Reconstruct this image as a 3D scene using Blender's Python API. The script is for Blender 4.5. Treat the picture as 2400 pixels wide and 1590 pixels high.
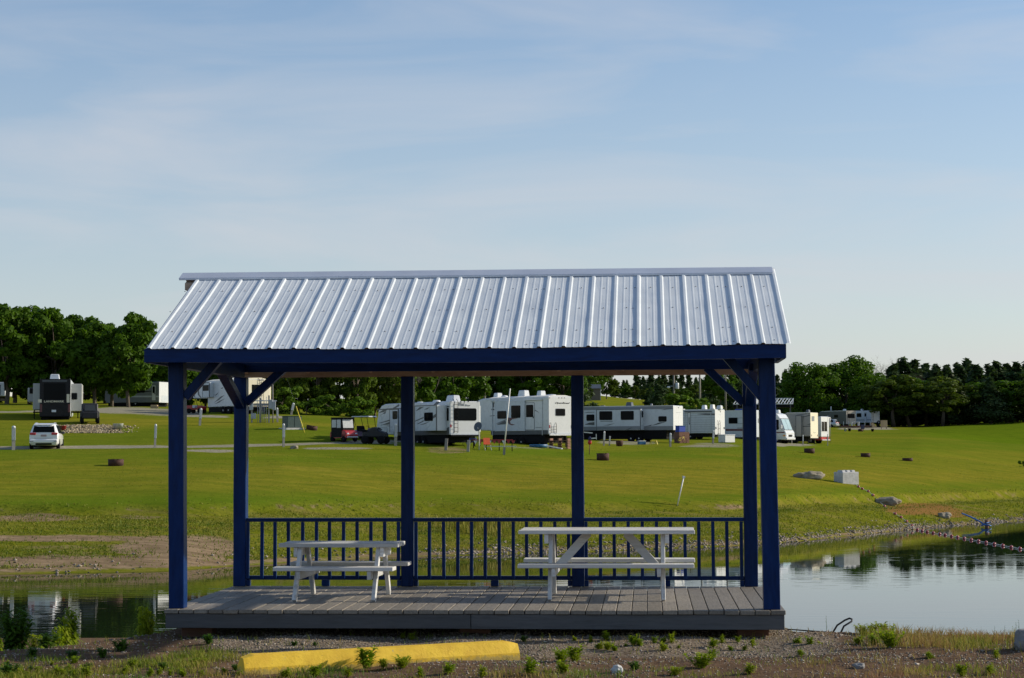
import bpy, bmesh, math, random
import numpy as np
from mathutils import Vector, Matrix
R = math.radians
for o in list(bpy.data.objects):
    bpy.data.objects.remove(o)
SC = bpy.context.scene
COL = SC.collection
random.seed(7)
RNG = np.random.default_rng(11)

# ------------------------------------------------------------------ camera
F = 4498.07            # focal length in photograph pixels (2400 wide)
PITCH, ROLL = 0.0556, -0.0038
CZ = 4.87              # eye height above the water (water is z = 0)
cam_d = bpy.data.cameras.new('camera')
cam = bpy.data.objects.new('camera', cam_d)
COL.objects.link(cam)
cam_d.sensor_width = 36.0
cam_d.lens = F / 2400 * 36.0
cam_d.clip_start, cam_d.clip_end = 0.1, 9000
cam.matrix_world = Matrix.Translation((0, 0, CZ)) @ Matrix.Rotation(math.pi / 2 + PITCH, 4, 'X') @ Matrix.Rotation(ROLL, 4, 'Z')
SC.camera = cam

# ------------------------------------------------------------------ sky and sun
SUN_EL, SUN_AZ = R(24), R(78)       # azimuth clockwise from the view direction (+Y): from the right, a little beyond
world = bpy.data.worlds.new('World')
SC.world = world
world.use_nodes = True
wn, wl = world.node_tree.nodes, world.node_tree.links
wn.clear()
wout = wn.new('ShaderNodeOutputWorld')
bg = wn.new('ShaderNodeBackground')
sky = wn.new('ShaderNodeTexSky')
sky.sky_type = 'NISHITA'
sky.sun_disc = False
sky.sun_elevation = SUN_EL
sky.sun_rotation = SUN_AZ
sky.altitude = 300
sky.air_density, sky.dust_density, sky.ozone_density = 1.0, 1.0, 2.5
tc = wn.new('ShaderNodeTexCoord')
mp = wn.new('ShaderNodeMapping')
mp.inputs['Scale'].default_value = (2.2, 2.2, 13.0)
mp.inputs['Rotation'].default_value = (0, R(7), 0)
n1 = wn.new('ShaderNodeTexNoise')
n1.inputs['Scale'].default_value = 2.1
n1.inputs['Detail'].default_value = 7
n1.inputs['Roughness'].default_value = 0.52
n1.inputs['Distortion'].default_value = 0.55
cr = wn.new('ShaderNodeValToRGB')
cr.color_ramp.elements[0].position = 0.46
cr.color_ramp.elements[0].color = (0, 0, 0, 1)
cr.color_ramp.elements[1].position = 0.78
cr.color_ramp.elements[1].color = (1, 1, 1, 1)
mulc = wn.new('ShaderNodeMath'); mulc.operation = 'MULTIPLY_ADD'; mulc.inputs[1].default_value = 0.36; mulc.inputs[2].default_value = 0.0   # streaks, plus a humid veil that thickens towards the horizon all round
mixc = wn.new('ShaderNodeMixRGB'); mixc.blend_type = 'MIX'
mixc.inputs['Color2'].default_value = (4.68, 4.70, 4.95, 1)
hsv = wn.new('ShaderNodeHueSaturation')
hsv.inputs['Saturation'].default_value = 1.14
wl.new(tc.outputs['Generated'], mp.inputs['Vector'])
wl.new(mp.outputs['Vector'], n1.inputs['Vector'])
wl.new(n1.outputs['Fac'], cr.inputs['Fac'])
wl.new(cr.outputs['Color'], mulc.inputs[0])
sepz = wn.new('ShaderNodeSeparateXYZ')
wl.new(tc.outputs['Generated'], sepz.inputs[0])
veil = wn.new('ShaderNodeMapRange')
veil.inputs['From Min'].default_value = 0.0; veil.inputs['From Max'].default_value = 0.28
veil.inputs['To Min'].default_value = 0.58; veil.inputs['To Max'].default_value = 0.06
wl.new(sepz.outputs[2], veil.inputs['Value'])
wl.new(veil.outputs[0], mulc.inputs[2])
wl.new(mulc.outputs[0], mixc.inputs['Fac'])
wl.new(sky.outputs['Color'], hsv.inputs['Color'])
wl.new(hsv.outputs['Color'], mixc.inputs['Color1'])
wl.new(mixc.outputs['Color'], bg.inputs['Color'])
wl.new(bg.outputs['Background'], wout.inputs['Surface'])
bg.inputs['Strength'].default_value = 0.14
sun_d = bpy.data.lights.new('sun', 'SUN')
sun_d.energy = 5.0
sun_d.angle = R(0.6)
sun_d.color = (1.0, 0.90, 0.74)
sun = bpy.data.objects.new('sun', sun_d)
COL.objects.link(sun)
SDIR = Vector((math.cos(SUN_EL) * math.sin(SUN_AZ), math.cos(SUN_EL) * math.cos(SUN_AZ), math.sin(SUN_EL)))
sun.rotation_euler = SDIR.to_track_quat('Z', 'Y').to_euler()
sun.location = (30, 0, 40)
SC.view_settings.view_transform = 'Standard'
SC.view_settings.look = 'None'
SC.view_settings.exposure = 0.0
SC.view_settings.gamma = 1.0
SC.render.engine = 'CYCLES'
SC.cycles.max_bounces = 6
SC.cycles.transparent_max_bounces = 8

# ------------------------------------------------------------------ geometry helpers
CP, SP, CR_, SR_ = math.cos(PITCH), math.sin(PITCH), math.cos(ROLL), math.sin(ROLL)
def ray(px, py):
    x, y = px - 1200, py - 795
    xr, yr = x * CR_ + y * SR_, -x * SR_ + y * CR_
    return Vector((xr, F * CP + yr * SP, F * SP - yr * CP))
def PW(px, py, d):                       # the point at depth d (metres ahead) that the photograph shows at a pixel
    r = ray(px, py)
    return Vector((0, 0, CZ)) + r * (d / r.y)
def PZ(px, py, z):                       # the point at height z
    r = ray(px, py)
    return Vector((0, 0, CZ)) + r * ((z - CZ) / r.z)
def PL(px, py, p0, n):                   # the point on a plane
    r = ray(px, py); c = Vector((0, 0, CZ))
    return c + r * ((p0 - c).dot(n) / r.dot(n))
def vn(x, y, seed=0.0):                  # value noise, vectorised
    x = np.asarray(x, float); y = np.asarray(y, float)
    xi, yi = np.floor(x), np.floor(y)
    xf, yf = x - xi, y - yi
    u, v = xf * xf * (3 - 2 * xf), yf * yf * (3 - 2 * yf)
    def h(a, b):
        s = np.sin(a * 127.1 + b * 311.7 + seed * 74.7) * 43758.5453
        return s - np.floor(s)
    return (h(xi, yi) * (1 - u) * (1 - v) + h(xi + 1, yi) * u * (1 - v) + h(xi, yi + 1) * (1 - u) * v + h(xi + 1, yi + 1) * u * v) * 2 - 1
def fbm(x, y, seed=0.0, o=3):
    t, a = 0, 1.0
    for i in range(o):
        t = t + a * vn(np.asarray(x) * 2 ** i, np.asarray(y) * 2 ** i, seed + i)
        a *= .5
    return t
def smooth(a, b, x):
    t = np.clip((np.asarray(x, float) - a) / (b - a), 0, 1)
    return t * t * (3 - 2 * t)

# ------------------------------------------------------------------ terrain: heights surveyed along lines of sight
GZ = 3.06
cols = {
 -900: [(72, 1352), (80, 1280), (90, 1200), (105, 1125), (128, 1062), (133, 1056), (150, 1010), (185, 960), (230, 945), (400, 925)],
 0:    [(74.3, 1345), (80, 1275), (88, 1212), (100, 1140), (112, 1094), (128, 1056), (130.5, 1053), (134, 1046), (142, 1020), (150, 989), (158, 983), (168, 966), (185, 950), (230, 945), (400, 925)],
 400:  [(76, 1338), (82, 1272), (90, 1208), (100, 1140), (112, 1094), (127, 1052), (131, 1048), (135, 1040), (145, 1010), (155, 984), (170, 968), (195, 958), (230, 950), (400, 925)],
 660:  [(80.8, 1318), (88, 1247), (98, 1168), (112, 1097), (128, 1052), (132, 1047), (137, 1038), (147, 1010), (156, 988), (168, 972), (190, 968), (230, 962), (400, 935)],
 900:  [(84.6, 1305), (93, 1230), (102, 1167), (115, 1102), (128, 1058), (135, 1043), (141, 1036), (147, 1020), (156, 1000), (166, 984), (180, 982), (240, 975), (400, 950)],
 1100: [(86, 1300), (95, 1226), (105, 1155), (118, 1098), (128, 1068), (134, 1047), (140, 1041), (150, 1034), (165, 1025), (200, 1000), (300, 960), (400, 945)],
 1400: [(88.5, 1292), (98, 1216), (108, 1155), (120, 1108), (132, 1082), (148, 1060), (160, 1042), (175, 1032), (190, 1025), (240, 985), (300, 950), (360, 936), (430, 930), (520, 926)],
 1700: [(92.7, 1280), (102, 1206), (115, 1143), (130, 1098), (150, 1067), (165, 1049), (175, 1040), (190, 1031), (240, 1005), (320, 968), (400, 948)],
 1850: [(96.5, 1270), (105, 1202), (118, 1142), (132, 1102), (150, 1078), (170, 1059), (190, 1046), (206, 1038), (250, 1022), (320, 1010), (390, 1002), (500, 990)],
 2000: [(103.6, 1253), (111, 1200), (120, 1158), (127, 1134), (142, 1100), (165, 1072), (185, 1057), (210, 1044), (250, 1028), (320, 1012), (390, 1002), (500, 996)],
 2150: [(111, 1238), (120, 1188), (130, 1152), (145, 1112), (165, 1082), (185, 1065), (210, 1049), (250, 1030), (290, 1015), (310, 1013), (335, 1015), (360, 1009), (400, 1001), (500, 996)],
 2400: [(122.5, 1219), (130, 1190), (140, 1160), (155, 1130), (170, 1108), (182, 1097), (192, 1099), (205, 1088), (230, 1062), (250, 1044), (258, 1043), (275, 1047), (300, 1040), (345, 1012), (390, 991), (500, 985)],
 3300: [(140, 1190), (152, 1160), (172, 1120), (200, 1090), (250, 1050), (320, 1020), (400, 1000), (500, 990)],
}
DG = np.concatenate([np.arange(45, 140, .5), np.arange(140, 300, 1.5), np.arange(300, 620, 5), np.arange(620, 5001, 60)])
CXS = np.array(sorted(cols), float)
ZT = []
for cxp in CXS:
    pts = cols[int(cxp)]
    ds, zs = [], []
    sh = pts[0][0]
    ds += [45, sh - 10, sh - 2]; zs += [-1.5, -1.4, -.3]
    for k, (d, py) in enumerate(pts):
        ds.append(d); zs.append(0.0 if k == 0 else PW(min(max(cxp, -300), 2700), py, d).z)
    ds += [900, 5000]; zs += [zs[-1] + 4, zs[-1] + 10]
    zz = np.interp(DG, ds, zs)
    ker = np.exp(-.5 * (np.arange(-8, 9) / 2.6) ** 2); ker /= ker.sum()
    zsm = np.convolve(np.pad(zz, 8, mode='edge'), ker, mode='valid')
    w = smooth(sh + 3, sh + 12, DG)
    ZT.append(zz * (1 - w) + zsm * w)
ZT = np.array(ZT)
CRX = [-900, -100, 0, 200, 380, 470, 1760, 1850, 2100, 2400, 3300]
CRD = [16.8, 17.3, 17.6, 18.3, 19.4, 20.4, 20.4, 19.2, 18.7, 18.35, 17.8]
def zt(X, Y, noise=True):
    X = np.asarray(X, float); Y = np.asarray(Y, float)
    px = 1200 + X * F / np.maximum(Y, 14.0)
    pc = np.clip(px, CXS[0], CXS[-1])
    i = np.clip(np.searchsorted(CXS, pc) - 1, 0, len(CXS) - 2)
    t = (pc - CXS[i]) / (CXS[i + 1] - CXS[i])
    Yc = np.clip(Y, DG[0], DG[-1] - 1)
    j = np.clip(np.searchsorted(DG, Yc) - 1, 0, len(DG) - 2)
    s = (Yc - DG[j]) / (DG[j + 1] - DG[j])
    za = ZT[i, j] * (1 - s) + ZT[i, j + 1] * s
    zb = ZT[i + 1, j] * (1 - s) + ZT[i + 1, j + 1] * s
    zfar = za * (1 - t) + zb * t
    tt = Y - np.interp(px, CRX, CRD)
    drop = .42 * np.log1p(np.exp(np.clip(tt * 5, -30, 30))) / 5
    znear = np.maximum(GZ - drop, -1.5)
    z = np.where(Y < 45, znear, zfar)
    # slumped edge where the mown lawn breaks down to the bank
    D = np.interp(px, [-900, 0, 500, 1000, 1700, 1850, 2100, 2400, 3300], [90, 91.5, 93.5, 101, 106.5, 112, 124, 144, 160]) + 1.1 * vn(X * .12, X * .02, 15) + .5 * vn(X * .5, X * .02, 16)
    z = z - np.where(Y > 60, .42 * (1 - smooth(-.45, .45, Y - D)) * smooth(-9, -1.5, Y - D), 0)
    if noise:
        nn = (.030 * fbm(X * .9, Y * .9, 3) + .012 * vn(X * 4.1, Y * 4.1, 5)) * (1 - smooth(21, 23, Y))
        land = smooth(.02, .8, z)
        nf = (.09 * fbm(X * .09, Y * .09, 9) + .03 * vn(X * .6, Y * .6, 4)) * land * smooth(60, 70, Y)
        z = z + nn + nf
    return z
def ztp(X, Y):
    return float(zt(np.array([X]), np.array([Y]))[0])
def at(px, d, sink=0.0):                 # ground point at depth d in the direction of a pixel column
    X = (px - 1200) * d / F
    for _ in range(3):
        z = ztp(X, d)
        dep = d * CP + (z - CZ) * SP
        up = -d * SP + (z - CZ) * CP
        y = -F * up / dep
        xr = (px - 1200) * CR_ + y * SR_
        X = xr * dep / F
    return Vector((X, d, ztp(X, d) - sink))
def proj(X, Y, Z):
    dep = Y * CP + (Z - CZ) * SP
    up = -Y * SP + (Z - CZ) * CP
    x, y = F * X / dep, -F * up / dep
    return 1200 + x * CR_ - y * SR_, 795 + x * SR_ + y * CR_

# ------------------------------------------------------------------ object helpers
def tag(o, label=None, cat=None, group=None, kind=None):
    if label: o['label'] = label
    if cat: o['category'] = cat
    if group: o['group'] = group
    if kind: o['kind'] = kind
    return o
def thing(name, label, cat, loc=(0, 0, 0), rz=0.0, group=None):
    o = bpy.data.objects.new(name, None)
    COL.objects.link(o)
    o.empty_display_size = .2
    o.location = loc
    o.rotation_euler = (0, 0, rz)
    return tag(o, label, cat, group)
def link(name, me, mats=None, parent=None, loc=None, rot=None, scale=None):
    o = bpy.data.objects.new(name, me)
    COL.objects.link(o)
    if mats is not None and not me.materials:
        for m in (mats if isinstance(mats, (list, tuple)) else [mats]):
            me.materials.append(m)
    if parent is not None: o.parent = parent
    if loc is not None: o.location = loc
    if rot is not None: o.rotation_euler = rot
    if scale is not None: o.scale = scale if hasattr(scale, '__len__') else (scale,) * 3
    return o
def copy_tree(o, parent=None):
    c = o.copy()
    COL.objects.link(c)
    c.parent = parent
    for ch in o.children:
        copy_tree(ch, c)
    return c
def fastmesh(name, V, Fc, mat=None, smooth_=False, colattr=None):
    V = np.asarray(V, np.float32); Fc = np.asarray(Fc, np.int32)
    me = bpy.data.meshes.new(name)
    me.vertices.add(len(V)); me.vertices.foreach_set('co', V.ravel())
    k = Fc.shape[1]
    me.loops.add(Fc.size); me.loops.foreach_set('vertex_index', Fc.ravel())
    me.polygons.add(len(Fc))
    me.polygons.foreach_set('loop_start', np.arange(0, Fc.size, k, dtype=np.int32))
    me.polygons.foreach_set('loop_total', np.full(len(Fc), k, np.int32))
    if smooth_: me.polygons.foreach_set('use_smooth', np.ones(len(Fc), bool))
    if colattr is not None:
        a = me.attributes.new('tint', 'FLOAT', 'POINT')
        a.data.foreach_set('value', np.asarray(colattr, np.float32))
    me.update(calc_edges=True)
    me.validate()
    if mat: me.materials.append(mat)
    return me
class MB:
    def __init__(s): s.v, s.f, s.sm = [], [], []
    def add(s, vs, fs, sm=False):
        b = len(s.v); s.v += [tuple(x) for x in vs]
        for f in fs: s.f.append([b + i for i in f]); s.sm.append(sm)
        return s
    def box(s, x0, x1, y0, y1, z0, z1):
        vs = [(x0, y0, z0), (x1, y0, z0), (x1, y1, z0), (x0, y1, z0), (x0, y0, z1), (x1, y0, z1), (x1, y1, z1), (x0, y1, z1)]
        return s.add(vs, [(0, 3, 2, 1), (4, 5, 6, 7), (0, 1, 5, 4), (1, 2, 6, 5), (2, 3, 7, 6), (3, 0, 4, 7)])
    def beam(s, p, q, w, h, up=(0, 0, 1)):      # rectangular bar between two points, w sideways, h along up
        p, q = Vector(p), Vector(q)
        d = (q - p).normalized(); u = Vector(up)
        r = d.cross(u)
        if r.length < 1e-5: r = d.cross(Vector((1, 0, 0)))
        r.normalize(); u = r.cross(d).normalized()
        vs = []
        for c in (p, q):
            for a, b in ((-1, -1), (1, -1), (1, 1), (-1, 1)):
                vs.append(c + r * (a * w / 2) + u * (b * h / 2))
        return s.add(vs, [(0, 1, 2, 3), (7, 6, 5, 4), (0, 4, 5, 1), (1, 5, 6, 2), (2, 6, 7, 3), (3, 7, 4, 0)])
    def tube(s, pts, r, n=6, cap=True):
        pts = [Vector(p) for p in pts]; rings = []
        rr = r if hasattr(r, '__len__') else [r] * len(pts)
        up = None; vs = []
        for i, p in enumerate(pts):
            d = (pts[min(i + 1, len(pts) - 1)] - pts[max(i - 1, 0)]).normalized()
            if up is None: up = d.orthogonal().normalized()
            up = (up - d * up.dot(d)).normalized(); sd = d.cross(up)
            for k in range(n):
                a = 2 * math.pi * k / n
                vs.append(p + (up * math.cos(a) + sd * math.sin(a)) * rr[i])
        fs = []
        for i in range(len(pts) - 1):
            for k in range(n):
                fs.append((i * n + k, i * n + (k + 1) % n, (i + 1) * n + (k + 1) % n, (i + 1) * n + k))
        s.add(vs, fs, True)
        if cap:
            b = len(s.v) - len(vs)
            s.f.append([b + k for k in range(n)][::-1]); s.sm.append(False)
            s.f.append([b + (len(pts) - 1) * n + k for k in range(n)]); s.sm.append(False)
        return s
    def prism(s, poly, ax, a, b):               # polygon in the other two axes, extruded along axis ax from a to b
        def mk(u, v, t):
            return {0: (t, u, v), 1: (u, t, v), 2: (u, v, t)}[ax]
        n = len(poly)
        ar = sum(poly[i][0] * poly[(i + 1) % n][1] - poly[(i + 1) % n][0] * poly[i][1] for i in range(n))
        if ar < 0: poly = poly[::-1]
        if ax == 1: poly = poly[::-1]
        if a > b: a, b = b, a
        vs = [mk(u, v, a) for u, v in poly] + [mk(u, v, b) for u, v in poly]
        fs = [tuple(range(n))[::-1], tuple(range(n, 2 * n))] + [(i, (i + 1) % n, n + (i + 1) % n, n + i) for i in range(n)]
        return s.add(vs, fs)
    def lathe(s, prof, n=16, c=(0, 0, 0), ax=2, close=False):
        vs, fs = [], []
        for r, z in prof:
            for k in range(n):
                a = 2 * math.pi * k / n
                p = (r * math.cos(a), r * math.sin(a), z)
                if ax == 0: p = (p[2], p[0], p[1])
                if ax == 1: p = (p[1], p[2], p[0])
                vs.append((p[0] + c[0], p[1] + c[1], p[2] + c[2]))
        m = len(prof)
        for i in range(m - 1 if not close else m):
            for k in range(n):
                fs.append((i * n + k, i * n + (k + 1) % n, ((i + 1) % m) * n + (k + 1) % n, ((i + 1) % m) * n + k))
        s.add(vs, fs, True)
        if not close:
            b = len(s.v) - len(vs)
            s.f.append([b + k for k in range(n)][::-1]); s.sm.append(False)
            s.f.append([b + (m - 1) * n + k for k in range(n)]); s.sm.append(False)
        return s
    def mesh(s, name, mat=None, bevel=0, jitter=0):
        me = bpy.data.meshes.new(name)
        me.from_pydata(s.v, [], s.f)
        me.polygons.foreach_set('use_smooth', s.sm)
        if bevel:
            bm = bmesh.new(); bm.from_mesh(me)
            es = [e for e in bm.edges if len(e.link_faces) == 2 and e.calc_face_angle(0) > .6]
            bmesh.ops.bevel(bm, geom=es, offset=bevel, segments=1, affect='EDGES', profile=.5)
            bm.to_mesh(me); bm.free()
        me.update()
        if mat:
            for m in (mat if isinstance(mat, (list, tuple)) else [mat]): me.materials.append(m)
        return me
    def build(s, name, mat, parent=None, bevel=0, **k):
        return link(name, s.mesh(name, mat, bevel), None, parent, **k)
def rrect(x0, x1, z0, z1, r, n=3):
    if x0 > x1: x0, x1 = x1, x0
    if z0 > z1: z0, z1 = z1, z0
    r = min(r, (x1 - x0) / 2.01, (z1 - z0) / 2.01); P = []
    for cx, cz, a0 in ((x1 - r, z0 + r, -90), (x1 - r, z1 - r, 0), (x0 + r, z1 - r, 90), (x0 + r, z0 + r, 180)):
        for k in range(n + 1):
            a = R(a0 + 90 * k / n)
            P.append((cx + r * math.cos(a), cz + r * math.sin(a)))
    return P
def text_mesh(s, size, mat, shear=0.0, depth=.004, ratio=1.0, bold=0.0):
    cu = bpy.data.curves.new('lettering', 'FONT')
    cu.body = s; cu.size = size; cu.shear = shear; cu.extrude = depth; cu.align_x = 'CENTER'; cu.align_y = 'CENTER'
    cu.offset = bold
    cu.resolution_u = 3
    o = bpy.data.objects.new('tmp_text', cu); COL.objects.link(o)
    dg = bpy.context.evaluated_depsgraph_get()
    me = bpy.data.meshes.new_from_object(o.evaluated_get(dg))
    bpy.data.objects.remove(o)
    me.materials.clear(); me.materials.append(mat)
    if ratio != 1.0:
        me.transform(Matrix.Scale(ratio, 4, (1, 0, 0)))
    return me
# ------------------------------------------------------------------ materials
def new_mat(name):
    m = bpy.data.materials.new(name); m.use_nodes = True
    nt = m.node_tree; nt.nodes.clear()
    out = nt.nodes.new('ShaderNodeOutputMaterial')
    b = nt.nodes.new('ShaderNodeBsdfPrincipled')
    nt.links.new(b.outputs['BSDF'], out.inputs['Surface'])
    return m, nt, b, out
def noise(nt, vec, scale, detail=4, rough=.55, dist=0.0):
    n = nt.nodes.new('ShaderNodeTexNoise')
    n.inputs['Scale'].default_value = scale; n.inputs['Detail'].default_value = detail
    n.inputs['Roughness'].default_value = rough; n.inputs['Distortion'].default_value = dist
    if vec is not None: nt.links.new(vec, n.inputs['Vector'])
    return n.outputs['Fac']
def ramp(nt, fac, stops):
    r = nt.nodes.new('ShaderNodeValToRGB')
    e = r.color_ramp.elements
    while len(e) < len(stops): e.new(.5)
    for el, (p, c) in zip(e, stops):
        el.position = p; el.color = (c, c, c, 1) if not hasattr(c, '__len__') else (*c, 1)
    nt.links.new(fac, r.inputs['Fac'])
    return r.outputs['Color']
def mix(nt, fac, a, b, mode='MIX'):
    n = nt.nodes.new('ShaderNodeMixRGB'); n.blend_type = mode
    for k, v in (('Fac', fac), ('Color1', a), ('Color2', b)):
        if hasattr(v, 'links') or isinstance(v, bpy.types.NodeSocket): nt.links.new(v, n.inputs[k])
        elif hasattr(v, '__len__'): n.inputs[k].default_value = (*v, 1)
        else: n.inputs[k].default_value = v
    return n.outputs['Color']
def math_(nt, op, a, b=None):
    n = nt.nodes.new('ShaderNodeMath'); n.operation = op
    for i, v in enumerate((a, b)):
        if v is None: continue
        if isinstance(v, bpy.types.NodeSocket): nt.links.new(v, n.inputs[i])
        else: n.inputs[i].default_value = v
    return n.outputs[0]
def coords(nt, kind='Object', scale=(1, 1, 1)):
    t = nt.nodes.new('ShaderNodeTexCoord'); m = nt.nodes.new('ShaderNodeMapping')
    m.inputs['Scale'].default_value = scale
    nt.links.new(t.outputs[kind], m.inputs['Vector'])
    return m.outputs['Vector']
def bump(nt, b, h, strength, dist=.02):
    n = nt.nodes.new('ShaderNodeBump')
    n.inputs['Strength'].default_value = strength; n.inputs['Distance'].default_value = dist
    nt.links.new(h, n.inputs['Height']); nt.links.new(n.outputs['Normal'], b.inputs['Normal'])
def attr(nt, name):
    a = nt.nodes.new('ShaderNodeAttribute'); a.attribute_name = name
    return a.outputs['Fac']
def pm(name, col, rough=.55, var=.12, scale=9, metal=0.0, bmp=0.0, bscale=60, spec=.5, vec=(1, 1, 1), dirt=None, dirtamt=.5, dscale=3, coat=0.0):
    m, nt, b, _ = new_mat(name)
    v = coords(nt, 'Object', vec)
    f = ramp(nt, noise(nt, v, scale, 5), [(.3, 0.0), (.7, 1.0)])
    lo = tuple(max(0, c * (1 - var)) for c in col); hi = tuple(min(1, c * (1 + var)) for c in col)
    c = mix(nt, f, lo, hi)
    if dirt is not None:
        df = ramp(nt, noise(nt, v, dscale, 6, .65), [(.5, 0.0), (.72, dirtamt)])
        c = mix(nt, df, c, dirt)
    nt.links.new(c, b.inputs['Base Color'])
    rf = ramp(nt, noise(nt, v, scale * 1.7, 3), [(.3, max(.02, rough - .08)), (.7, min(1, rough + .08))])
    nt.links.new(rf, b.inputs['Roughness'])
    b.inputs['Metallic'].default_value = metal
    b.inputs['Specular IOR Level'].default_value = spec
    b.inputs['Coat Weight'].default_value = coat
    if bmp: bump(nt, b, noise(nt, v, bscale, 4), bmp)
    return m
def wood(name, col, rough=.6, grain=(1, 14, 14), var=.25, wear=None, wearamt=.6, wscale=2.2, bmp=.25, spec=.4, gscale=4.0):
    m, nt, b, _ = new_mat(name)
    v = coords(nt, 'Object', grain)
    oi = nt.nodes.new('ShaderNodeObjectInfo')
    add = nt.nodes.new('ShaderNodeVectorMath'); add.operation = 'ADD'
    sc = nt.nodes.new('ShaderNodeVectorMath'); sc.operation = 'SCALE'; sc.inputs['Scale'].default_value = 37.0
    cmb = nt.nodes.new('ShaderNodeCombineXYZ')
    nt.links.new(oi.outputs['Random'], cmb.inputs[0]); nt.links.new(oi.outputs['Random'], cmb.inputs[1])
    nt.links.new(cmb.outputs[0], sc.inputs[0]); nt.links.new(v, add.inputs[0]); nt.links.new(sc.outputs[0], add.inputs[1])
    v2 = add.outputs[0]
    g = noise(nt, v2, gscale, 8, .62, .3)
    f = ramp(nt, g, [(.28, 0.0), (.72, 1.0)])
    c = mix(nt, f, tuple(x * (1 - var) for x in col), tuple(min(1, x * (1 + var)) for x in col))
    ov = ramp(nt, oi.outputs['Random'], [(0.0, .74), (1.0, 1.18)])
    c = mix(nt, 1.0, c, ov, 'MULTIPLY')
    if wear is not None:
        wf = ramp(nt, noise(nt, v2, wscale, 9, .7), [(.53, 0.0), (.62, wearamt)])
        c = mix(nt, wf, c, wear)
    nt.links.new(c, b.inputs['Base Color'])
    b.inputs['Roughness'].default_value = rough
    b.inputs['Specular IOR Level'].default_value = spec
    bump(nt, b, g, bmp, .006)
    return m
M = {}
M['blue'] = wood('navy_paint', (.0015, .022, .104), .36, (6, 6, 1), .32, bmp=.35, spec=.14, wear=(.012, .035, .12), wearamt=.35, wscale=3)
M['blueh'] = wood('navy_paint_rail', (.0015, .022, .104), .36, (1, 6, 6), .32, bmp=.3, spec=.14)
M['deck'] = wood('grey_deck_paint', (.222, .198, .164), .62, (12, 1, 12), .28, wear=(.105, .09, .074), wearamt=.45, wscale=1.6, bmp=.5, gscale=5)
M['skirt'] = wood('grey_skirt_paint', (.085, .088, .092), .6, (1, 10, 10), .18, wear=(.052, .053, .055), wearamt=.5, bmp=.4)
M['white'] = wood('white_table_paint', (.63, .63, .615), .5, (1, 9, 9), .10, wear=(.40, .37, .33), wearamt=.6, wscale=3.0, bmp=.2)
M['wleg'] = wood('white_leg_paint', (.63, .63, .615), .5, (7, 7, 1), .07, wear=(.36, .34, .31), wearamt=.6, wscale=3.0, bmp=.2)
M['ply'] = wood('bare_plywood', (.46, .33, .22), .8, (1, 6, 6), .25, wear=(.28, .18, .11), wearamt=.4, bmp=.2)
M['roof'] = pm('roof_metal', (.62, .66, .68), .56, .04, 3, metal=.0, spec=.5, dirt=(.46, .50, .55), dirtamt=.5, dscale=1.1)
M['ridge'] = pm('ridge_cap_metal', (.60, .63, .68), .34, .06, 3, metal=.4)
M['screw'] = pm('screw_head', (.28, .28, .30), .4, .1, 50, metal=.7)
M['dark'] = pm('under_deck', (.03, .027, .024), .9, .2)
M['block'] = pm('concrete_block', (.33, .32, .30), .9, .15, 30, bmp=.3)
M['rv'] = pm('rv_white_gelcoat', (.62, .64, .65), .3, .04, 1.5, dirt=(.52, .51, .48), dirtamt=.35, dscale=.8, coat=.2)
M['rvg'] = pm('rv_pale_grey_gelcoat', (.54, .58, .61), .3, .04, 1.5, dirt=(.44, .46, .47), dirtamt=.3, dscale=.8)
M['rvs'] = pm('rv_stone_grey_panel', (.42, .42, .395), .35, .04, 1.5)
M['cream'] = pm('rv_cream_gelcoat', (.74, .68, .52), .35, .03, 1.5, dirt=(.6, .53, .38), dirtamt=.4, dscale=.9)
M['tan'] = pm('rv_tan_panel', (.40, .36, .30), .4, .05, 2)
M['taupe'] = pm('rv_taupe_panel', (.30, .29, .27), .4, .05, 2)
M['rvroof'] = pm('rv_roof_membrane', (.70, .69, .64), .7, .08, 2, dirt=(.45, .43, .38), dirtamt=.5)
M['char'] = pm('charcoal_panel', (.065, .075, .085), .35, .1, 3)
M['grey'] = pm('grey_panel', (.19, .205, .22), .4, .08, 3)
M['black'] = pm('black_plastic', (.006, .0065, .008), .6, .2, 6, spec=.1)
M['blackrv'] = pm('black_gloss_panel', (.010, .011, .014), .3, .15, 2, spec=.2)
M['glass'] = pm('tinted_glass', (.004, .006, .008), .08, .2, 1, spec=.06)
M['wglass'] = pm('pale_window_glass', (.34, .46, .47), .08, .15, 1, spec=.6)
M['vinyl'] = pm('clear_vinyl_pane', (.50, .52, .51), .25, .12, 5)
M['tyre'] = pm('tyre_rubber', (.011, .011, .012), .9, .2, 12, spec=.1)
M['rim'] = pm('alloy_rim', (.42, .43, .45), .35, .1, 6, metal=.6)
M['alu'] = pm('aluminium', (.55, .56, .58), .38, .1, 6, metal=.6)
M['red'] = pm('red_plastic', (.45, .02, .025), .3, .1, 5)
M['redp'] = pm('red_paint', (.34, .025, .03), .35, .12, 5)
M['purple'] = pm('purple_paint', (.065, .03, .13), .3, .15, 5)
M['yellow'] = pm('yellow_plastic', (.62, .50, .03), .5, .1, 5)
M['royal'] = pm('blue_plastic', (.02, .06, .38), .5, .12, 5)
M['cyan'] = pm('cyan_plastic', (.012, .10, .22), .5, .12, 5)
M['orange'] = pm('orange_plastic', (.70, .12, .03), .5, .1, 5)
M['navyc'] = pm('navy_canvas', (.02, .025, .09), .8, .15, 8)
M['rust'] = pm('rusty_steel', (.06, .022, .013), .85, .4, 9, dirt=(.035, .02, .016), dirtamt=.8, dscale=4, bmp=.2)
M['treated'] = wood('weathered_post_wood', (.30, .28, .25), .85, (9, 9, 1), .25, bmp=.3)
M['pole'] = wood('utility_pole_wood', (.27, .25, .23), .9, (9, 9, 1), .25, bmp=.3)
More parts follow.
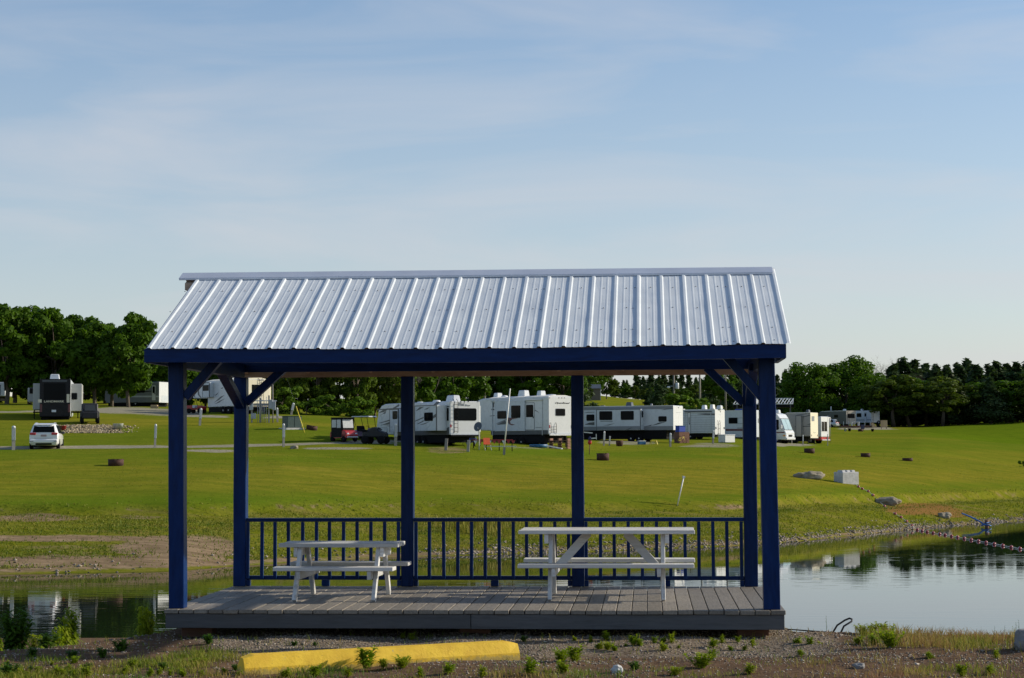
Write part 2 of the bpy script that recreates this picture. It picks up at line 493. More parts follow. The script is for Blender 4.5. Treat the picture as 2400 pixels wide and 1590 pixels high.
M['lwood'] = wood('new_lumber', (.50, .36, .20), .75, (1, 8, 8), .2)
M['bwood'] = wood('brown_lumber', (.17, .085, .055), .8, (1, 8, 8), .3)
M['pvc'] = pm('white_pvc', (.72, .71, .68), .45, .05, 6, dirt=(.5, .47, .42), dirtamt=.4)
M['conc'] = pm('concrete', (.50, .50, .49), .9, .12, 5, bmp=.3, bscale=40, dirt=(.28, .27, .25), dirtamt=.6)
M['stone'] = pm('limestone', (.27, .235, .17), .95, .35, 2.2, bmp=1.0, bscale=7, dirt=(.13, .12, .10), dirtamt=.7, dscale=2)
M['stoneg'] = pm('grey_boulder', (.25, .245, .235), .95, .25, 6, bmp=.6, bscale=30, dirt=(.12, .115, .11), dirtamt=.6, dscale=5)
M['green'] = pm('transformer_green', (.035, .065, .06), .5, .1, 5)
M['galv'] = pm('galvanised_box', (.36, .39, .42), .5, .12, 8, metal=.3)
M['wpaint'] = pm('car_white_paint', (.78, .79, .80), .22, .02, 2, coat=.5)
M['silver'] = pm('car_silver_paint', (.45, .48, .51), .28, .05, 2, metal=.3, coat=.4)
M['dgrey'] = pm('car_dark_paint', (.04, .042, .046), .25, .1, 2, coat=.4)
M['plate'] = pm('plate_white', (.66, .70, .76), .5, .1, 30)
M['plater'] = pm('plate_reddish', (.42, .30, .30), .5, .2, 30)
M['amber'] = pm('amber_lens', (.75, .30, .06), .25, .1, 6)
M['cover'] = pm('black_vinyl_cover', (.008, .009, .012), .6, .2, 3, bmp=.4, bscale=4)
M['shingle'] = pm('brown_shed_board', (.13, .11, .085), .85, .2, 6)
M['brown'] = pm('brown_stripe', (.13, .04, .045), .4, .1, 4)
M['cord'] = pm('black_cord', (.03, .03, .032), .7, .2, 20)
M['bluerope'] = pm('blue_rope', (.05, .16, .42), .7, .2, 20)
M['log'] = wood('grey_driftwood', (.20, .185, .17), .9, (1, 9, 9), .35, bmp=.5)

def yellow_mat():
    m, nt, b, _ = new_mat('worn_yellow_paint')
    v = coords(nt, 'Object')
    sp = nt.nodes.new('ShaderNodeSeparateXYZ'); nt.links.new(v, sp.inputs[0])
    nz = noise(nt, v, 26, 8, .7)
    base = mix(nt, ramp(nt, noise(nt, v, 7, 5), [(.3, 0.0), (.7, 1.0)]), (.66, .40, .012), (.82, .54, .025))
    hgt = math_(nt, 'MULTIPLY', math_(nt, 'SUBTRACT', .085, sp.outputs[2]), 6.5)
    chip = ramp(nt, math_(nt, 'ADD', nz, hgt), [(.74, 0.0), (.90, .9)])
    chip2 = ramp(nt, noise(nt, v, 14, 9, .75), [(.62, 0.0), (.68, .8)])
    pits = ramp(nt, noise(nt, v, 70, 3, .6), [(.66, 0.0), (.72, .75)])
    c = mix(nt, chip, base, (.40, .29, .07)); c = mix(nt, chip2, c, (.36, .29, .16)); c = mix(nt, pits, c, (.16, .11, .05))
    nt.links.new(c, b.inputs['Base Color']); b.inputs['Roughness'].default_value = .7
    bump(nt, b, nz, .5, .01)
    return m
M['curb'] = yellow_mat()

def leaf_mat(name, c1, c2, c3, trans=.35):
    m, nt, b, out = new_mat(name)
    oi = nt.nodes.new('ShaderNodeObjectInfo')
    geo = nt.nodes.new('ShaderNodeNewGeometry')
    f = ramp(nt, geo.outputs['Random Per Island'], [(.0, 0.0), (1.0, 1.0)])
    c = mix(nt, f, c1, c2)
    c = mix(nt, math_(nt, 'MULTIPLY', oi.outputs['Random'], .65), c, c3)
    nt.links.new(c, b.inputs['Base Color']); b.inputs['Roughness'].default_value = .55
    b.inputs['Specular IOR Level'].default_value = .08
    tr = nt.nodes.new('ShaderNodeBsdfTranslucent')
    nt.links.new(mix(nt, 1.0, c, (1.25, 1.35, .6), 'MULTIPLY'), tr.inputs['Color'])
    ms = nt.nodes.new('ShaderNodeMixShader'); ms.inputs[0].default_value = trans
    nt.links.new(b.outputs['BSDF'], ms.inputs[1]); nt.links.new(tr.outputs['BSDF'], ms.inputs[2])
    nt.links.new(ms.outputs[0], out.inputs['Surface'])
    return m
M['leaf'] = leaf_mat('leaf_green', (.042, .092, .007), (.076, .142, .010), (.062, .122, .007))
M['leaf2'] = leaf_mat('leaf_olive_green', (.055, .096, .008), (.095, .140, .013), (.080, .105, .016))
M['conif'] = leaf_mat('juniper_green', (.024, .050, .016), (.042, .078, .022), (.040, .058, .020), .2)
M['bushy'] = leaf_mat('shrub_yellow_green', (.075, .145, .012), (.115, .185, .02), (.09, .16, .015))
M['weed'] = leaf_mat('weed_green', (.15, .25, .012), (.30, .37, .025), (.34, .36, .03), .5)
M['weedd'] = leaf_mat('weed_dark_green', (.035, .095, .012), (.075, .15, .018), (.08, .15, .015), .35)
M['twig'] = pm('bare_twigs', (.13, .10, .085), .9, .3, 4)
M['bark'] = pm('bark', (.10, .08, .06), .95, .35, 6, bmp=.5, bscale=12)

def tint_mat(name, stops, trans=.3):
    m, nt, b, out = new_mat(name)
    c = ramp(nt, attr(nt, 'tint'), stops)
    nt.links.new(c, b.inputs['Base Color']); b.inputs['Roughness'].default_value = .7
    b.inputs['Specular IOR Level'].default_value = .25
    tr = nt.nodes.new('ShaderNodeBsdfTranslucent'); nt.links.new(c, tr.inputs['Color'])
    ms = nt.nodes.new('ShaderNodeMixShader'); ms.inputs[0].default_value = trans
    nt.links.new(b.outputs['BSDF'], ms.inputs[1]); nt.links.new(tr.outputs['BSDF'], ms.inputs[2])
    nt.links.new(ms.outputs[0], out.inputs['Surface'])
    return m
M['fgrass'] = tint_mat('foreground_grass', [(0.0, (.08, .16, .012)), (.4, (.22, .25, .022)), (.7, (.32, .25, .06)), (1.0, (.26, .14, .07))], .35)
M['bgrass'] = tint_mat('bank_grass', [(0.0, (.075, .125, .008)), (.5, (.165, .195, .012)), (.8, (.25, .22, .03)), (1.0, (.25, .18, .06))])
M['gravel'] = tint_mat('gravel_stones', [(0.0, (.12, .10, .08)), (.5, (.29, .245, .19)), (.85, (.40, .35, .29)), (1.0, (.55, .51, .45))], .0)

M['rubble'] = tint_mat('tan_rubble', [(0.0, (.13, .10, .06)), (.5, (.28, .22, .13)), (1.0, (.46, .38, .25))], .0)
def terrain_mat():
    m, nt, b, _ = new_mat('terrain_surface')
    g = nt.nodes.new('ShaderNodeNewGeometry')
    P = g.outputs['Position']
    def mapped(s):
        mpn = nt.nodes.new('ShaderNodeMapping'); mpn.inputs['Scale'].default_value = s
        nt.links.new(P, mpn.inputs['Vector']); return mpn.outputs['Vector']
    big = noise(nt, mapped((.020, .06, .0)), 1.0, 5, .6)
    mid = noise(nt, mapped((.22, .8, .0)), 1.0, 6, .65)
    fine = noise(nt, mapped((3.0, 6.0, 2.0)), 1.0, 6, .7)
    lawn = mix(nt, ramp(nt, big, [(.38, 0.0), (.60, 1.0)]), (.142, .186, .014), (.265, .232, .024))
    lawn = mix(nt, ramp(nt, noise(nt, mapped((.05, .28, .0)), 1.0, 4, .6), [(.55, 0.0), (.70, .6)]), lawn, (.31, .245, .036))
    lawn = mix(nt, attr(nt, 'dry'), lawn, (.29, .232, .026))
    lawn = mix(nt, ramp(nt, mid, [(.34, .7), (.60, 0.0)]), lawn, (.098, .142, .009))
    streak = noise(nt, mapped((.7, 5.0, .0)), 1.0, 5, .65)
    lawn = mix(nt, ramp(nt, streak, [(.36, .55), (.58, 0.0)]), lawn, (.108, .132, .010))
    lawn = mix(nt, ramp(nt, fine, [(.25, .5), (.60, 0.0)]), lawn, (.070, .098, .011))
    lawn = mix(nt, math_(nt, 'MULTIPLY', attr(nt, 'verd'), ramp(nt, streak, [(.3, 1.0), (.7, .45)])), lawn, (.088, .150, .009))
    lawn = mix(nt, attr(nt, 'lush'), lawn, mix(nt, ramp(nt, mid, [(.35, 0.0), (.65, 1.0)]), (.062, .112, .006), (.125, .180, .008)))
    rough = mix(nt, ramp(nt, fine, [(.35, 0.0), (.66, 1.0)]), (.085, .110, .008), (.20, .20, .016))
    rough = mix(nt, ramp(nt, mid, [(.44, 0.0), (.68, .7)]), rough, (.23, .175, .055))
    lawn = mix(nt, attr(nt, 'rough'), lawn, rough)
    soiln = noise(nt, mapped((.7, 2.4, 1.5)), 1.0, 7, .65)
    soilc = mix(nt, ramp(nt, soiln, [(.3, 0.0), (.7, 1.0)]), (.15, .105, .060), (.34, .245, .150))
    sf = ramp(nt, math_(nt, 'ADD', math_(nt, 'ADD', attr(nt, 'soil'), math_(nt, 'MULTIPLY', math_(nt, 'SUBTRACT', fine, .5), 1.0)), math_(nt, 'MULTIPLY', math_(nt, 'SUBTRACT', mid, .5), 1.0)), [(.36, 0.0), (.66, 1.0)])
    c = mix(nt, sf, lawn, soilc)
    cf = ramp(nt, math_(nt, 'ADD', attr(nt, 'clay'), math_(nt, 'MULTIPLY', math_(nt, 'SUBTRACT', fine, .5), 1.4)), [(.42, 0.0), (.72, .8)])
    c = mix(nt, cf, c, (.24, .115, .045))
    edge = math_(nt, 'ADD', math_(nt, 'MULTIPLY', math_(nt, 'SUBTRACT', fine, .5), .7), math_(nt, 'MULTIPLY', math_(nt, 'SUBTRACT', mid, .5), 1.6))
    gf = ramp(nt, math_(nt, 'ADD', attr(nt, 'path'), edge), [(.40, 0.0), (.80, .85)])
    pathc = mix(nt, ramp(nt, fine, [(.3, 0.0), (.7, 1.0)]), (.22, .195, .15), (.38, .345, .28))
    c = mix(nt, gf, c, pathc)
    # foreground: gravel over dirt
    vo = nt.nodes.new('ShaderNodeTexVoronoi'); vo.inputs['Scale'].default_value = 42
    nt.links.new(P, vo.inputs['Vector'])
    pcol = ramp(nt, vo.outputs['Color'], [(0.0, (.095, .072, .052)), (.5, (.20, .158, .115)), (1.0, (.34, .285, .22))])
    dn = noise(nt, mapped((.9, 1.6, 1.0)), 1.0, 6, .6)
    dirtc = mix(nt, ramp(nt, noise(nt, P, 18, 8, .7), [(.3, 0.0), (.7, 1.0)]), (.080, .050, .032), (.195, .130, .085))
    dirtf = ramp(nt, math_(nt, 'ADD', math_(nt, 'MULTIPLY', attr(nt, 'dirt'), .55), math_(nt, 'MULTIPLY', dn, .8)), [(.46, 0.0), (.66, 1.0)])
    near = mix(nt, dirtf, pcol, dirtc)
    c = mix(nt, attr(nt, 'near'), c, near)
    nt.links.new(c, b.inputs['Base Color'])
    b.inputs['Roughness'].default_value = .95
    b.inputs['Specular IOR Level'].default_value = .0
    h = math_(nt, 'ADD', math_(nt, 'MULTIPLY', fine, 1.0), math_(nt, 'MULTIPLY', math_(nt, 'MULTIPLY', noise(nt, P, 45, 5, .7), .35), attr(nt, 'near')))
    bump(nt, b, h, .55, .06)
    return m
M['terrain'] = terrain_mat()

# ------------------------------------------------------------------ ground sheet
rows = np.concatenate([np.arange(-40, 13, 4), np.arange(13, 22, .1), np.arange(22, 32, .5), np.arange(32, 70, 3), np.arange(70, 141, .5), np.arange(141, 260, 1.5), np.arange(260, 620, 8), np.arange(620, 1500, 60), np.arange(1500, 5001, 500)])
pxs = np.concatenate([np.array([-60000, -30000, -15000, -8000, -5000, -3500, -2500, -1800, -1300, -900, -600]), np.arange(-400, 2801, 16), np.array([3000, 3300, 3700, 4300, 5000, 6000, 8000, 12000, 20000, 40000, 62000])])
YY, PXX = np.meshgrid(rows, pxs, indexing='ij')
XX = (PXX - 1200) * np.maximum(YY, 14.0) / F
ZZ = zt(XX, YY)
nr, nc = YY.shape
V = np.stack([XX, YY, ZZ], -1).reshape(-1, 3)
idx = np.arange(nr * nc).reshape(nr, nc)
Fq = np.stack([idx[:-1, :-1], idx[:-1, 1:], idx[1:, 1:], idx[1:, :-1]], -1).reshape(-1, 4)
me = fastmesh('ground', V, Fq, M['terrain'], True)
gx, gy = proj(V[:, 0], np.maximum(V[:, 1], 5), V[:, 2])      # where each patch of the place lies on the survey photograph
Yf, Xf = V[:, 1], V[:, 0]
wob = 10 * fbm(Xf * .12, Yf * .3, 21)
def put(name, arr):
    a = me.attributes.new(name, 'FLOAT', 'POINT')
    a.data.foreach_set('value', np.clip(arr, 0, 1).astype(np.float32))
def blob(cx, cy, rx, ry, soft=.5):
    q = ((gx + wob - cx) / rx) ** 2 + ((gy + wob * .25 - cy) / ry) ** 2
    return 1 - smooth(1 - soft, 1 + soft, q)
far = (Yf > 60).astype(float)
put('near', (Yf < 45).astype(float))
brk = np.interp(gx, [-300, 0, 500, 1000, 1700, 1850, 2100, 2400, 2700], [1192, 1190, 1183, 1176, 1182, 1168, 1160, 1150, 1150])
put('rough', far * smooth(-6, 22, gy + wob * .6 - brk))
put('dry', far * (.75 * np.exp(-((gy - 1130 + wob) / 42) ** 2) * smooth(600, 1500, gx) + .35 * np.exp(-((gy - 1140 + wob) / 36) ** 2) + .45 * np.exp(-((gy - 1060) / 22) ** 2) * smooth(1700, 2000, gx)))
put('soil', far * np.clip(blob(120, 1262, 240, 9) + 1.0 * blob(430, 1285, 140, 32) + blob(200, 1318, 360, 12) * .95 + blob(60, 1213, 120, 7) * .8 + blob(330, 1212, 60, 5) * .6 + blob(180, 1290, 200, 14) * .45 + blob(1050, 1057, 56, 9) * .5
    + .62 * np.exp(-((gy - np.interp(gx, [0, 500, 1100, 1800, 2400], [1338, 1322, 1293, 1268, 1215])) / 9) ** 2) + (.34 + .34 * fbm(Xf * .16, Yf * .1, 88)) * np.exp(-((gy - brk - 8) / 8) ** 2), 0, 1))
put('verd', far * np.clip(.75 * np.exp(-((gy + wob - np.interp(gx, [0, 900, 1400, 2400], [1075, 1072, 1062, 1045])) / 17) ** 2) + .8 * np.exp(-((gy + wob * .5 - brk + 12) / 13) ** 2), 0, 1))
put('lush', far * .85 * smooth(2090, 2200, gx) * smooth(262, 285, Yf) * (1 - smooth(460, 520, Yf)))
put('clay', far * np.clip(blob(2160, 1194, 95, 15) * .8 + blob(2250, 1206, 60, 9) * .7, 0, 1))
lane = np.exp(-((Yf - np.interp(gx, [-300, 0, 460, 700, 900, 1000], [132, 132.3, 132.5, 134.5, 139, 143])) / 2.0) ** 4) * (1 - smooth(880, 960, gx))
lane2 = blob(500, 1057, 70, 3.0) + blob(790, 1051, 85, 3.0)
up = np.exp(-((gy - np.interp(gx, [0, 70, 200, 300, 420], [966, 965, 963, 962, 968])) / np.interp(gx, [0, 200, 260, 420], [2.2, 2.6, 9, 9])) ** 4) * (gx < 480) * (Yf > 140)
up2 = blob(480, 977, 60, 3.5) + blob(640, 977, 40, 2.5) + blob(900, 1035, 90, 3)
pad = blob(1475, 1038, 75, 5) * .75 + blob(1660, 1045, 75, 6) * .7 + blob(1850, 1043, 60, 4) + blob(2030, 1005, 70, 4) + blob(1490, 933, 40, 5) * (Yf > 300) * .55 + blob(1250, 1050, 90, 3) * .5
put('path', far * np.clip(lane + lane2 + up + up2 + pad, 0, 1))
put('dirt', (Yf < 45) * np.clip(smooth(1535, 1562, gy + wob * .4) + .9 * (1 - smooth(380, 560, gx)) + .8 * smooth(1900, 2050, gx), 0, 1))
tag(link('ground', me), kind='structure')

# ------------------------------------------------------------------ pond
def water_mat():
    m, nt, b, _ = new_mat('pond_water')
    b.inputs['Base Color'].default_value = (.012, .020, .010, 1)
    b.inputs['Roughness'].default_value = .01
    b.inputs['IOR'].default_value = 1.333
    v = coords(nt, 'Object', (.35, 1.9, 1))
    n1_ = noise(nt, v, 1.5, 2, .4, .2)
    patch = ramp(nt, noise(nt, coords(nt, 'Object', (.02, .07, 1)), 1.0, 3, .5), [(.38, .12), (.62, 1.0)])
    h = math_(nt, 'MULTIPLY', n1_, patch)
    bump(nt, b, h, .085, .04)
    return m
M['water'] = water_mat()
wm = MB()
NX, NY = 24, 12
for i in range(NY + 1):
    for j in range(NX + 1):
        wm.v.append((-260 + 520 * j / NX, 20 + 150 * i / NY, 0))
for i in range(NY):
    for j in range(NX):
        a = i * (NX + 1) + j
        wm.f.append([a, a + 1, a + NX + 2, a + NX + 1]); wm.sm.append(True)
tag(wm.build('water', M['water']), kind='structure')
# ------------------------------------------------------------------ pavilion
TH, PX0, PY0 = -.0702, -3.3308, 18.4028
DZ = CZ - 1.545                       # deck surface
WD, DD = 5.89, 3.09
PV0, PV1 = .105, 3.04                 # front faces of the front and rear posts
OH, UL, ROOFW = .444, -.0725, 5.944
ZE, ZR, ZF = 2.472, 3.3425, 2.3401
VM = (PV0 + PV1 + .15) / 2
RUN = VM + OH
pav = thing('picnic_pavilion', 'open navy blue picnic pavilion with ribbed white metal roof on a grey deck', 'pavilion', (PX0, PY0, DZ), TH)
PM = Matrix.Translation((PX0, PY0, DZ)) @ Matrix.Rotation(TH, 4, 'Z')
PMI = PM.inverted()
def on_v(px, py, v):                  # pavilion coordinates of a pixel on the vertical plane v
    n = (PM.to_3x3() @ Vector((0, 1, 0)))
    return PMI @ PL(px, py, PM @ Vector((0, v, 0)), n)
def on_deck(px, py, z=0.0):
    return PMI @ PZ(px, py, DZ + z)
# deck: frame, boards, skirt
fr = MB()
for v in (.12, .8, 1.5, 2.2, 2.95): fr.box(.06, WD - .06, v, v + .04, -.175, -.042)
deck = fr.build('deck', M['dark'], pav)
NB = 41
bw = WD / NB
for i in range(NB):
    rng = random.Random(i)
    g = .0025 + .003 * rng.random()
    lo = rng.uniform(-.012, .010)
    b = MB().box(-bw / 2 + g, bw / 2 - g, lo, DD + rng.uniform(-.01, .01), -.038 + rng.uniform(-.001, .001), rng.uniform(-.0015, .002))
    b.build('deck_board', M['deck'], deck, bevel=.004, loc=(bw * (i + .5), 0, 0))
jx = (on_v(1103, 1450, 0)).x
MB().box(.015, jx - .003, .018, .056, -.176, -.0405).build('skirt_board', M['skirt'], deck, bevel=.003)
MB().box(jx + .003, WD - .015, .016, .056, -.178, -.0405).build('skirt_board', M['skirt'], deck, bevel=.003)
MB().box(.015, .053, .058, DD - .03, -.176, -.041).build('skirt_board', M['skirt'], deck, bevel=.003)
MB().box(WD - .053, WD - .015, .058, DD - .03, -.176, -.041).build('skirt_board', M['skirt'], deck, bevel=.003)
for u in (.2, 2.9, 5.55):
    for v in (.30, 1.5, 2.7):
        gz = ztp(*(PM @ Vector((u, v, 0)))[:2]) - DZ - .1
        MB().box(u - .1, u + .2, v, v + .2, gz, -.178).build('support_block', M['bwood'], deck, bevel=.006)
# posts
PW_ = .148
def post(u0, v0, w, top, lean=0.0):
    b = MB(); n = 5
    for k in range(n + 1):
        z = top * k / n; x = u0 + lean * k / n + .0015 * math.sin(k * 2.1 + u0)
        b.v += [(x, v0, z), (x + w, v0, z), (x + w, v0 + w, z), (x, v0 + w, z)]
        if k:
            a = (k - 1) * 4
            for q in range(4): b.f.append([a + q, a + (q + 1) % 4, a + 4 + (q + 1) % 4, a + 4 + q]); b.sm.append(False)
    b.f += [[3, 2, 1, 0], [n * 4, n * 4 + 1, n * 4 + 2, n * 4 + 3]]; b.sm += [False] * 2
    b.build('post', M['blue'], pav, bevel=.006)
fpl, fpr = on_v(395, 1426, PV0).x, on_v(1790.5, 1430, PV0).x
post(fpl, PV0, PW_, ZF + .02, -.02)
post(fpr, PV0, .155, ZF + .02, -.028)
RP = [on_v(546, 1375, PV1).x, on_v(939.8, 1375, PV1).x, on_v(1340.6, 1375, PV1).x, on_v(1745.5, 1375, PV1).x]
RW = [.140, .138, .136, .146]
for u, w in zip(RP, RW): post(u, PV1, w, ZF - .02)
# beams
bz0, bz1 = ZF - .005, ZF + .10
MB().box(fpl - .04, fpr + .17, PV0 + .03, PV0 + .12, ZF + .021, ZF + .14).build('beam', M['blueh'], pav, bevel=.004)
zrb = on_v(1160, 869.5, PV1).z
MB().box(RP[0] - .04, RP[3] + .19, PV1 - .045, PV1 - .003, zrb, zrb + .16).build('beam', M['blueh'], pav, bevel=.004)
for u in (fpl + .03, fpr + .03):
    MB().box(u, u + .09, PV0 + PW_ + .002, PV1 - .05, ZF - .03, ZF + .13).build('beam', M['blue'], pav, bevel=.004)
def brace(p, q, w=.085, h=.1):
    MB().beam(p, q, w, h, (0, 1, 0) if abs(p[1] - q[1]) < .01 else (1, 0, 0)).build('brace', M['blue'], pav, bevel=.004)
a, b_ = on_v(436, 932, PV0 + .07), on_v(512, 846, PV0 + .07)
brace((fpl + PW_ - .01, PV0 + .07, a.z), (b_.x, PV0 + .07, ZF + .05))
a, b_ = on_v(1792, 932, PV0 + .07), on_v(1702, 850, PV0 + .07)
brace((fpr + .01, PV0 + .07, a.z), (b_.x, PV0 + .07, ZF + .05))
a, b_ = on_v(580, 945, PV1 + .06), on_v(668, 862, PV1 + .06)
brace((RP[0] + RW[0] - .01, PV1 + .06, a.z), (b_.x, PV1 + .06, b_.z))
a, b_ = on_v(1748, 945, PV1 + .06), on_v(1655, 862, PV1 + .06)
brace((RP[3] + .01, PV1 + .06, a.z), (b_.x, PV1 + .06, b_.z))
for u in (RP[0] + .07, RP[3] + .07):
    zz = on_v(560, 950, PV1).z
    brace((u, PV1 + .01, zz), (u, PV1 - .95, ZF + .02))
# roof: sheathing (bare wood seen from below), fascias, rakes, rafters
def slope_z(v):                        # underside of the metal at depth v
    return ZR - (ZR - ZE) * abs(v - VM) / RUN
sh = MB()
U0, U1 = UL + .03, UL + ROOFW - .03
for s in (-1, 1):
    ve = VM + s * (RUN - .045)
    pr = [(VM, ZR - .012), (ve, slope_z(ve) - .032), (ve, slope_z(ve) - .052), (VM, ZR - .032)]
    sh.prism(pr, 0, U0, U1)
roof = sh.build('roof', M['ply'], pav)
for k in range(9):
    u = U0 + .04 + (U1 - U0 - .12) * k / 8
    r = MB()
    for s in (-1, 1):
        ve = VM + s * (RUN - .06)
        r.prism([(VM, ZR - .034), (ve, slope_z(ve) - .054), (ve, slope_z(ve) - .115), (VM, ZR - .13)], 0, u, u + .038)
    r.build('rafter', M['ply'], roof)
ff = MB()                              # front fascia with a slight sag
NS = 12
for k in range(NS + 1):
    t = k / NS; u = UL - .015 + (ROOFW + .03) * t
    sag = -.022 * math.sin(math.pi * t) ** 1.2
    for vv in (-OH + .004, -OH + .042):
        ff.v += [(u, vv, ZF + sag), (u, vv, ZE - .006 + sag)]
for k in range(NS):
    a = k * 4
    ff.f += [[a, a + 4, a + 5, a + 1], [a + 2, a + 3, a + 7, a + 6], [a + 1, a + 5, a + 7, a + 3], [a, a + 2, a + 6, a + 4]]; ff.sm += [False] * 4
ff.f += [[0, 1, 3, 2], [NS * 4, NS * 4 + 2, NS * 4 + 3, NS * 4 + 1]]; ff.sm += [False] * 2
ff.build('fascia', M['blueh'], pav)
VR = VM + RUN
MB().box(UL - .015, UL + ROOFW + .015, VR - .042, VR - .004, ZF, ZE - .008).build('fascia', M['ply'], pav, bevel=.003)
for u in (UL - .015, UL + ROOFW - .023):
    rk = MB()
    for s in (-1, 1):
        ve = VM + s * (RUN - .044)
        rk.prism([(VM, ZR - .028), (ve, slope_z(ve) - .028), (ve, slope_z(ve) - .13), (VM, ZR - .15)], 0, u, u + .036)
    rk.build('rake_board', M['blue'], pav)
# gable-side eave returns
for u in (UL - .013, UL + ROOFW - .027):
    MB().box(u, u + .04, -OH + .044, PV0 + .5, ZF - .006, ZF + .09).build('eave_return', M['blue'], pav, bevel=.003)
# metal panels: ribs every 9 inches, two minor ribs between
PT = .2286
def rib_profile(n, first, last):
    P = []
    for k in range(n):
        o = k * PT
        P += [(o - .024, .0), (o - .011, .012), (o + .011, .012), (o + .024, .0)] if (k or first) else [(o - .0235, .003), (o - .0105, .015), (o + .0115, .015), (o + .026, .0)]
        for c in (.083, .146):
            P += [(o + c - .012, 0), (o + c - .005, .0018), (o + c + .005, .0018), (o + c + .012, 0)]
    o = n * PT
    P += [(o - .024, .0), (o - .011, .012), (o + .011, .012)] + ([(o + .024, 0)] if last else [])
    return P
SLEN = math.hypot(RUN, ZR - ZE)
for s in (-1, 1):
    u = UL + .034
    left = 26
    while left > 0:
        n = min(4, left)
        prof = rib_profile(n, u < UL + .1, left == n)
        mb = MB(); N = 6; rr = random.Random(left * s)
        for k in range(N + 1):
            t = k / N
            v = VM + s * (RUN + .02) * t
            z0 = ZR + .003 - (ZR - ZE) * t * (RUN + .02) / RUN
            for pu, pz in prof:
                uu = u + pu - UL
                sag = -.020 * math.sin(math.pi * min(max(uu / ROOFW, 0), 1)) ** 1.2 * t
                mb.v.append((u + pu, v, z0 + pz + sag + .0022 * math.sin(uu * 7.3 + k * 1.7) + .0012 * math.sin(uu * 19 + k * 2.9 + s)))
        m_ = len(prof)
        for k in range(N):
            for i in range(m_ - 1):
                f = [k * m_ + i, (k + 1) * m_ + i, (k + 1) * m_ + i + 1, k * m_ + i + 1]
                mb.f.append(f if s < 0 else f[::-1]); mb.sm.append(False)
        mb.build('roof_panel', M['roof'], roof)
        u += n * PT; left -= n
sc = MB()
for k in range(26):
    for t in (.965, .80, .53, .25):
        for du in ((.055,) if k % 4 else (.055, -.042)):
            rr = random.Random(k * 10 + t)
            u = UL + .034 + k * PT + du + (.06 if du > 0 else 0) + rr.uniform(-.008, .008)
            tt = t + rr.uniform(-.008, .008)
            v = VM - RUN * tt
            sg = -.020 * math.sin(math.pi * min(max((u - UL) / ROOFW, 0), 1)) ** 1.2 * tt
            sc.lathe([(.0075, 0), (.0075, .004), (.005, .007)], 6, (u, v, ZR - (ZR - ZE) * tt + .003 + sg))
tag(sc.build('roof_screws', M['screw'], roof), kind='stuff')
rc = MB()
cl, crr = on_v(420, 657, VM - .15).x, UL + ROOFW + .03
zc = .016
for (a0, a1) in ((-.17, 0), (0, .17)):
    p = [(VM + a0, ZR + zc - abs(a0) * .415 ), (VM + a1, ZR + zc - abs(a1) * .415)]
    rc.prism([p[0], p[1], (p[1][0], p[1][1] + .012), (p[0][0], p[0][1] + .012)], 0, cl, crr)
rc.prism([(VM - .178, ZR - .066), (VM - .170, ZR - .066), (VM - .170, ZR - .050), (VM - .178, ZR - .050)], 0, cl + .004, crr - .004)
rc.build('ridge_cap', M['ridge'], roof, bevel=.002)
MB().prism([(VM, ZR - .03), (VM - .19, ZR - .10), (VM - .19, ZR - .17), (VM, ZR - .17)], 0, cl + .07, UL + .02).build('ridge_board_end', M['ply'], roof)
# railings between the rear posts
VRAIL = PV1 + .05
ztopL, zbotL = on_v(1160, 1214, VRAIL).z, on_v(1160, 1350, VRAIL).z
def railing(u0, u1, n):
    tr = MB().box(u0, u1, VRAIL - .045, VRAIL + .045, ztopL - .040, ztopL)
    rail = tr.build('railing', M['blueh'], pav, bevel=.004)
    MB().box(u0, u1, VRAIL - .019, VRAIL + .019, zbotL - .045, zbotL).build('bottom_rail', M['blueh'], rail, bevel=.003)
    step = (u1 - u0 - .05) / n
    for k in range(n + 1):
        rr = random.Random(k + int(u0 * 10))
        x = u0 + .022 + k * step + rr.uniform(-.004, .004); l = rr.uniform(-.004, .004)
        MB().beam((x, VRAIL - .036, zbotL - .03), (x + l, VRAIL - .036, ztopL - .042), .036, .034, (0, 1, 0)).build('baluster', M['blue'], rail, bevel=.002)
    um = (u0 + u1) / 2 - .02
    for x, w in ((u0, .045), (um, .085), (u1 - .045, .045)):
        MB().box(x, x + w, VRAIL - .03, VRAIL + .03, .002, zbotL - .047).build('rail_block', M['blue'], rail, bevel=.003)
for k, n in ((0, 11), (1, 11), (2, 11)):
    railing(RP[k] + RW[k] + .002, RP[k + 1] - .002, n)

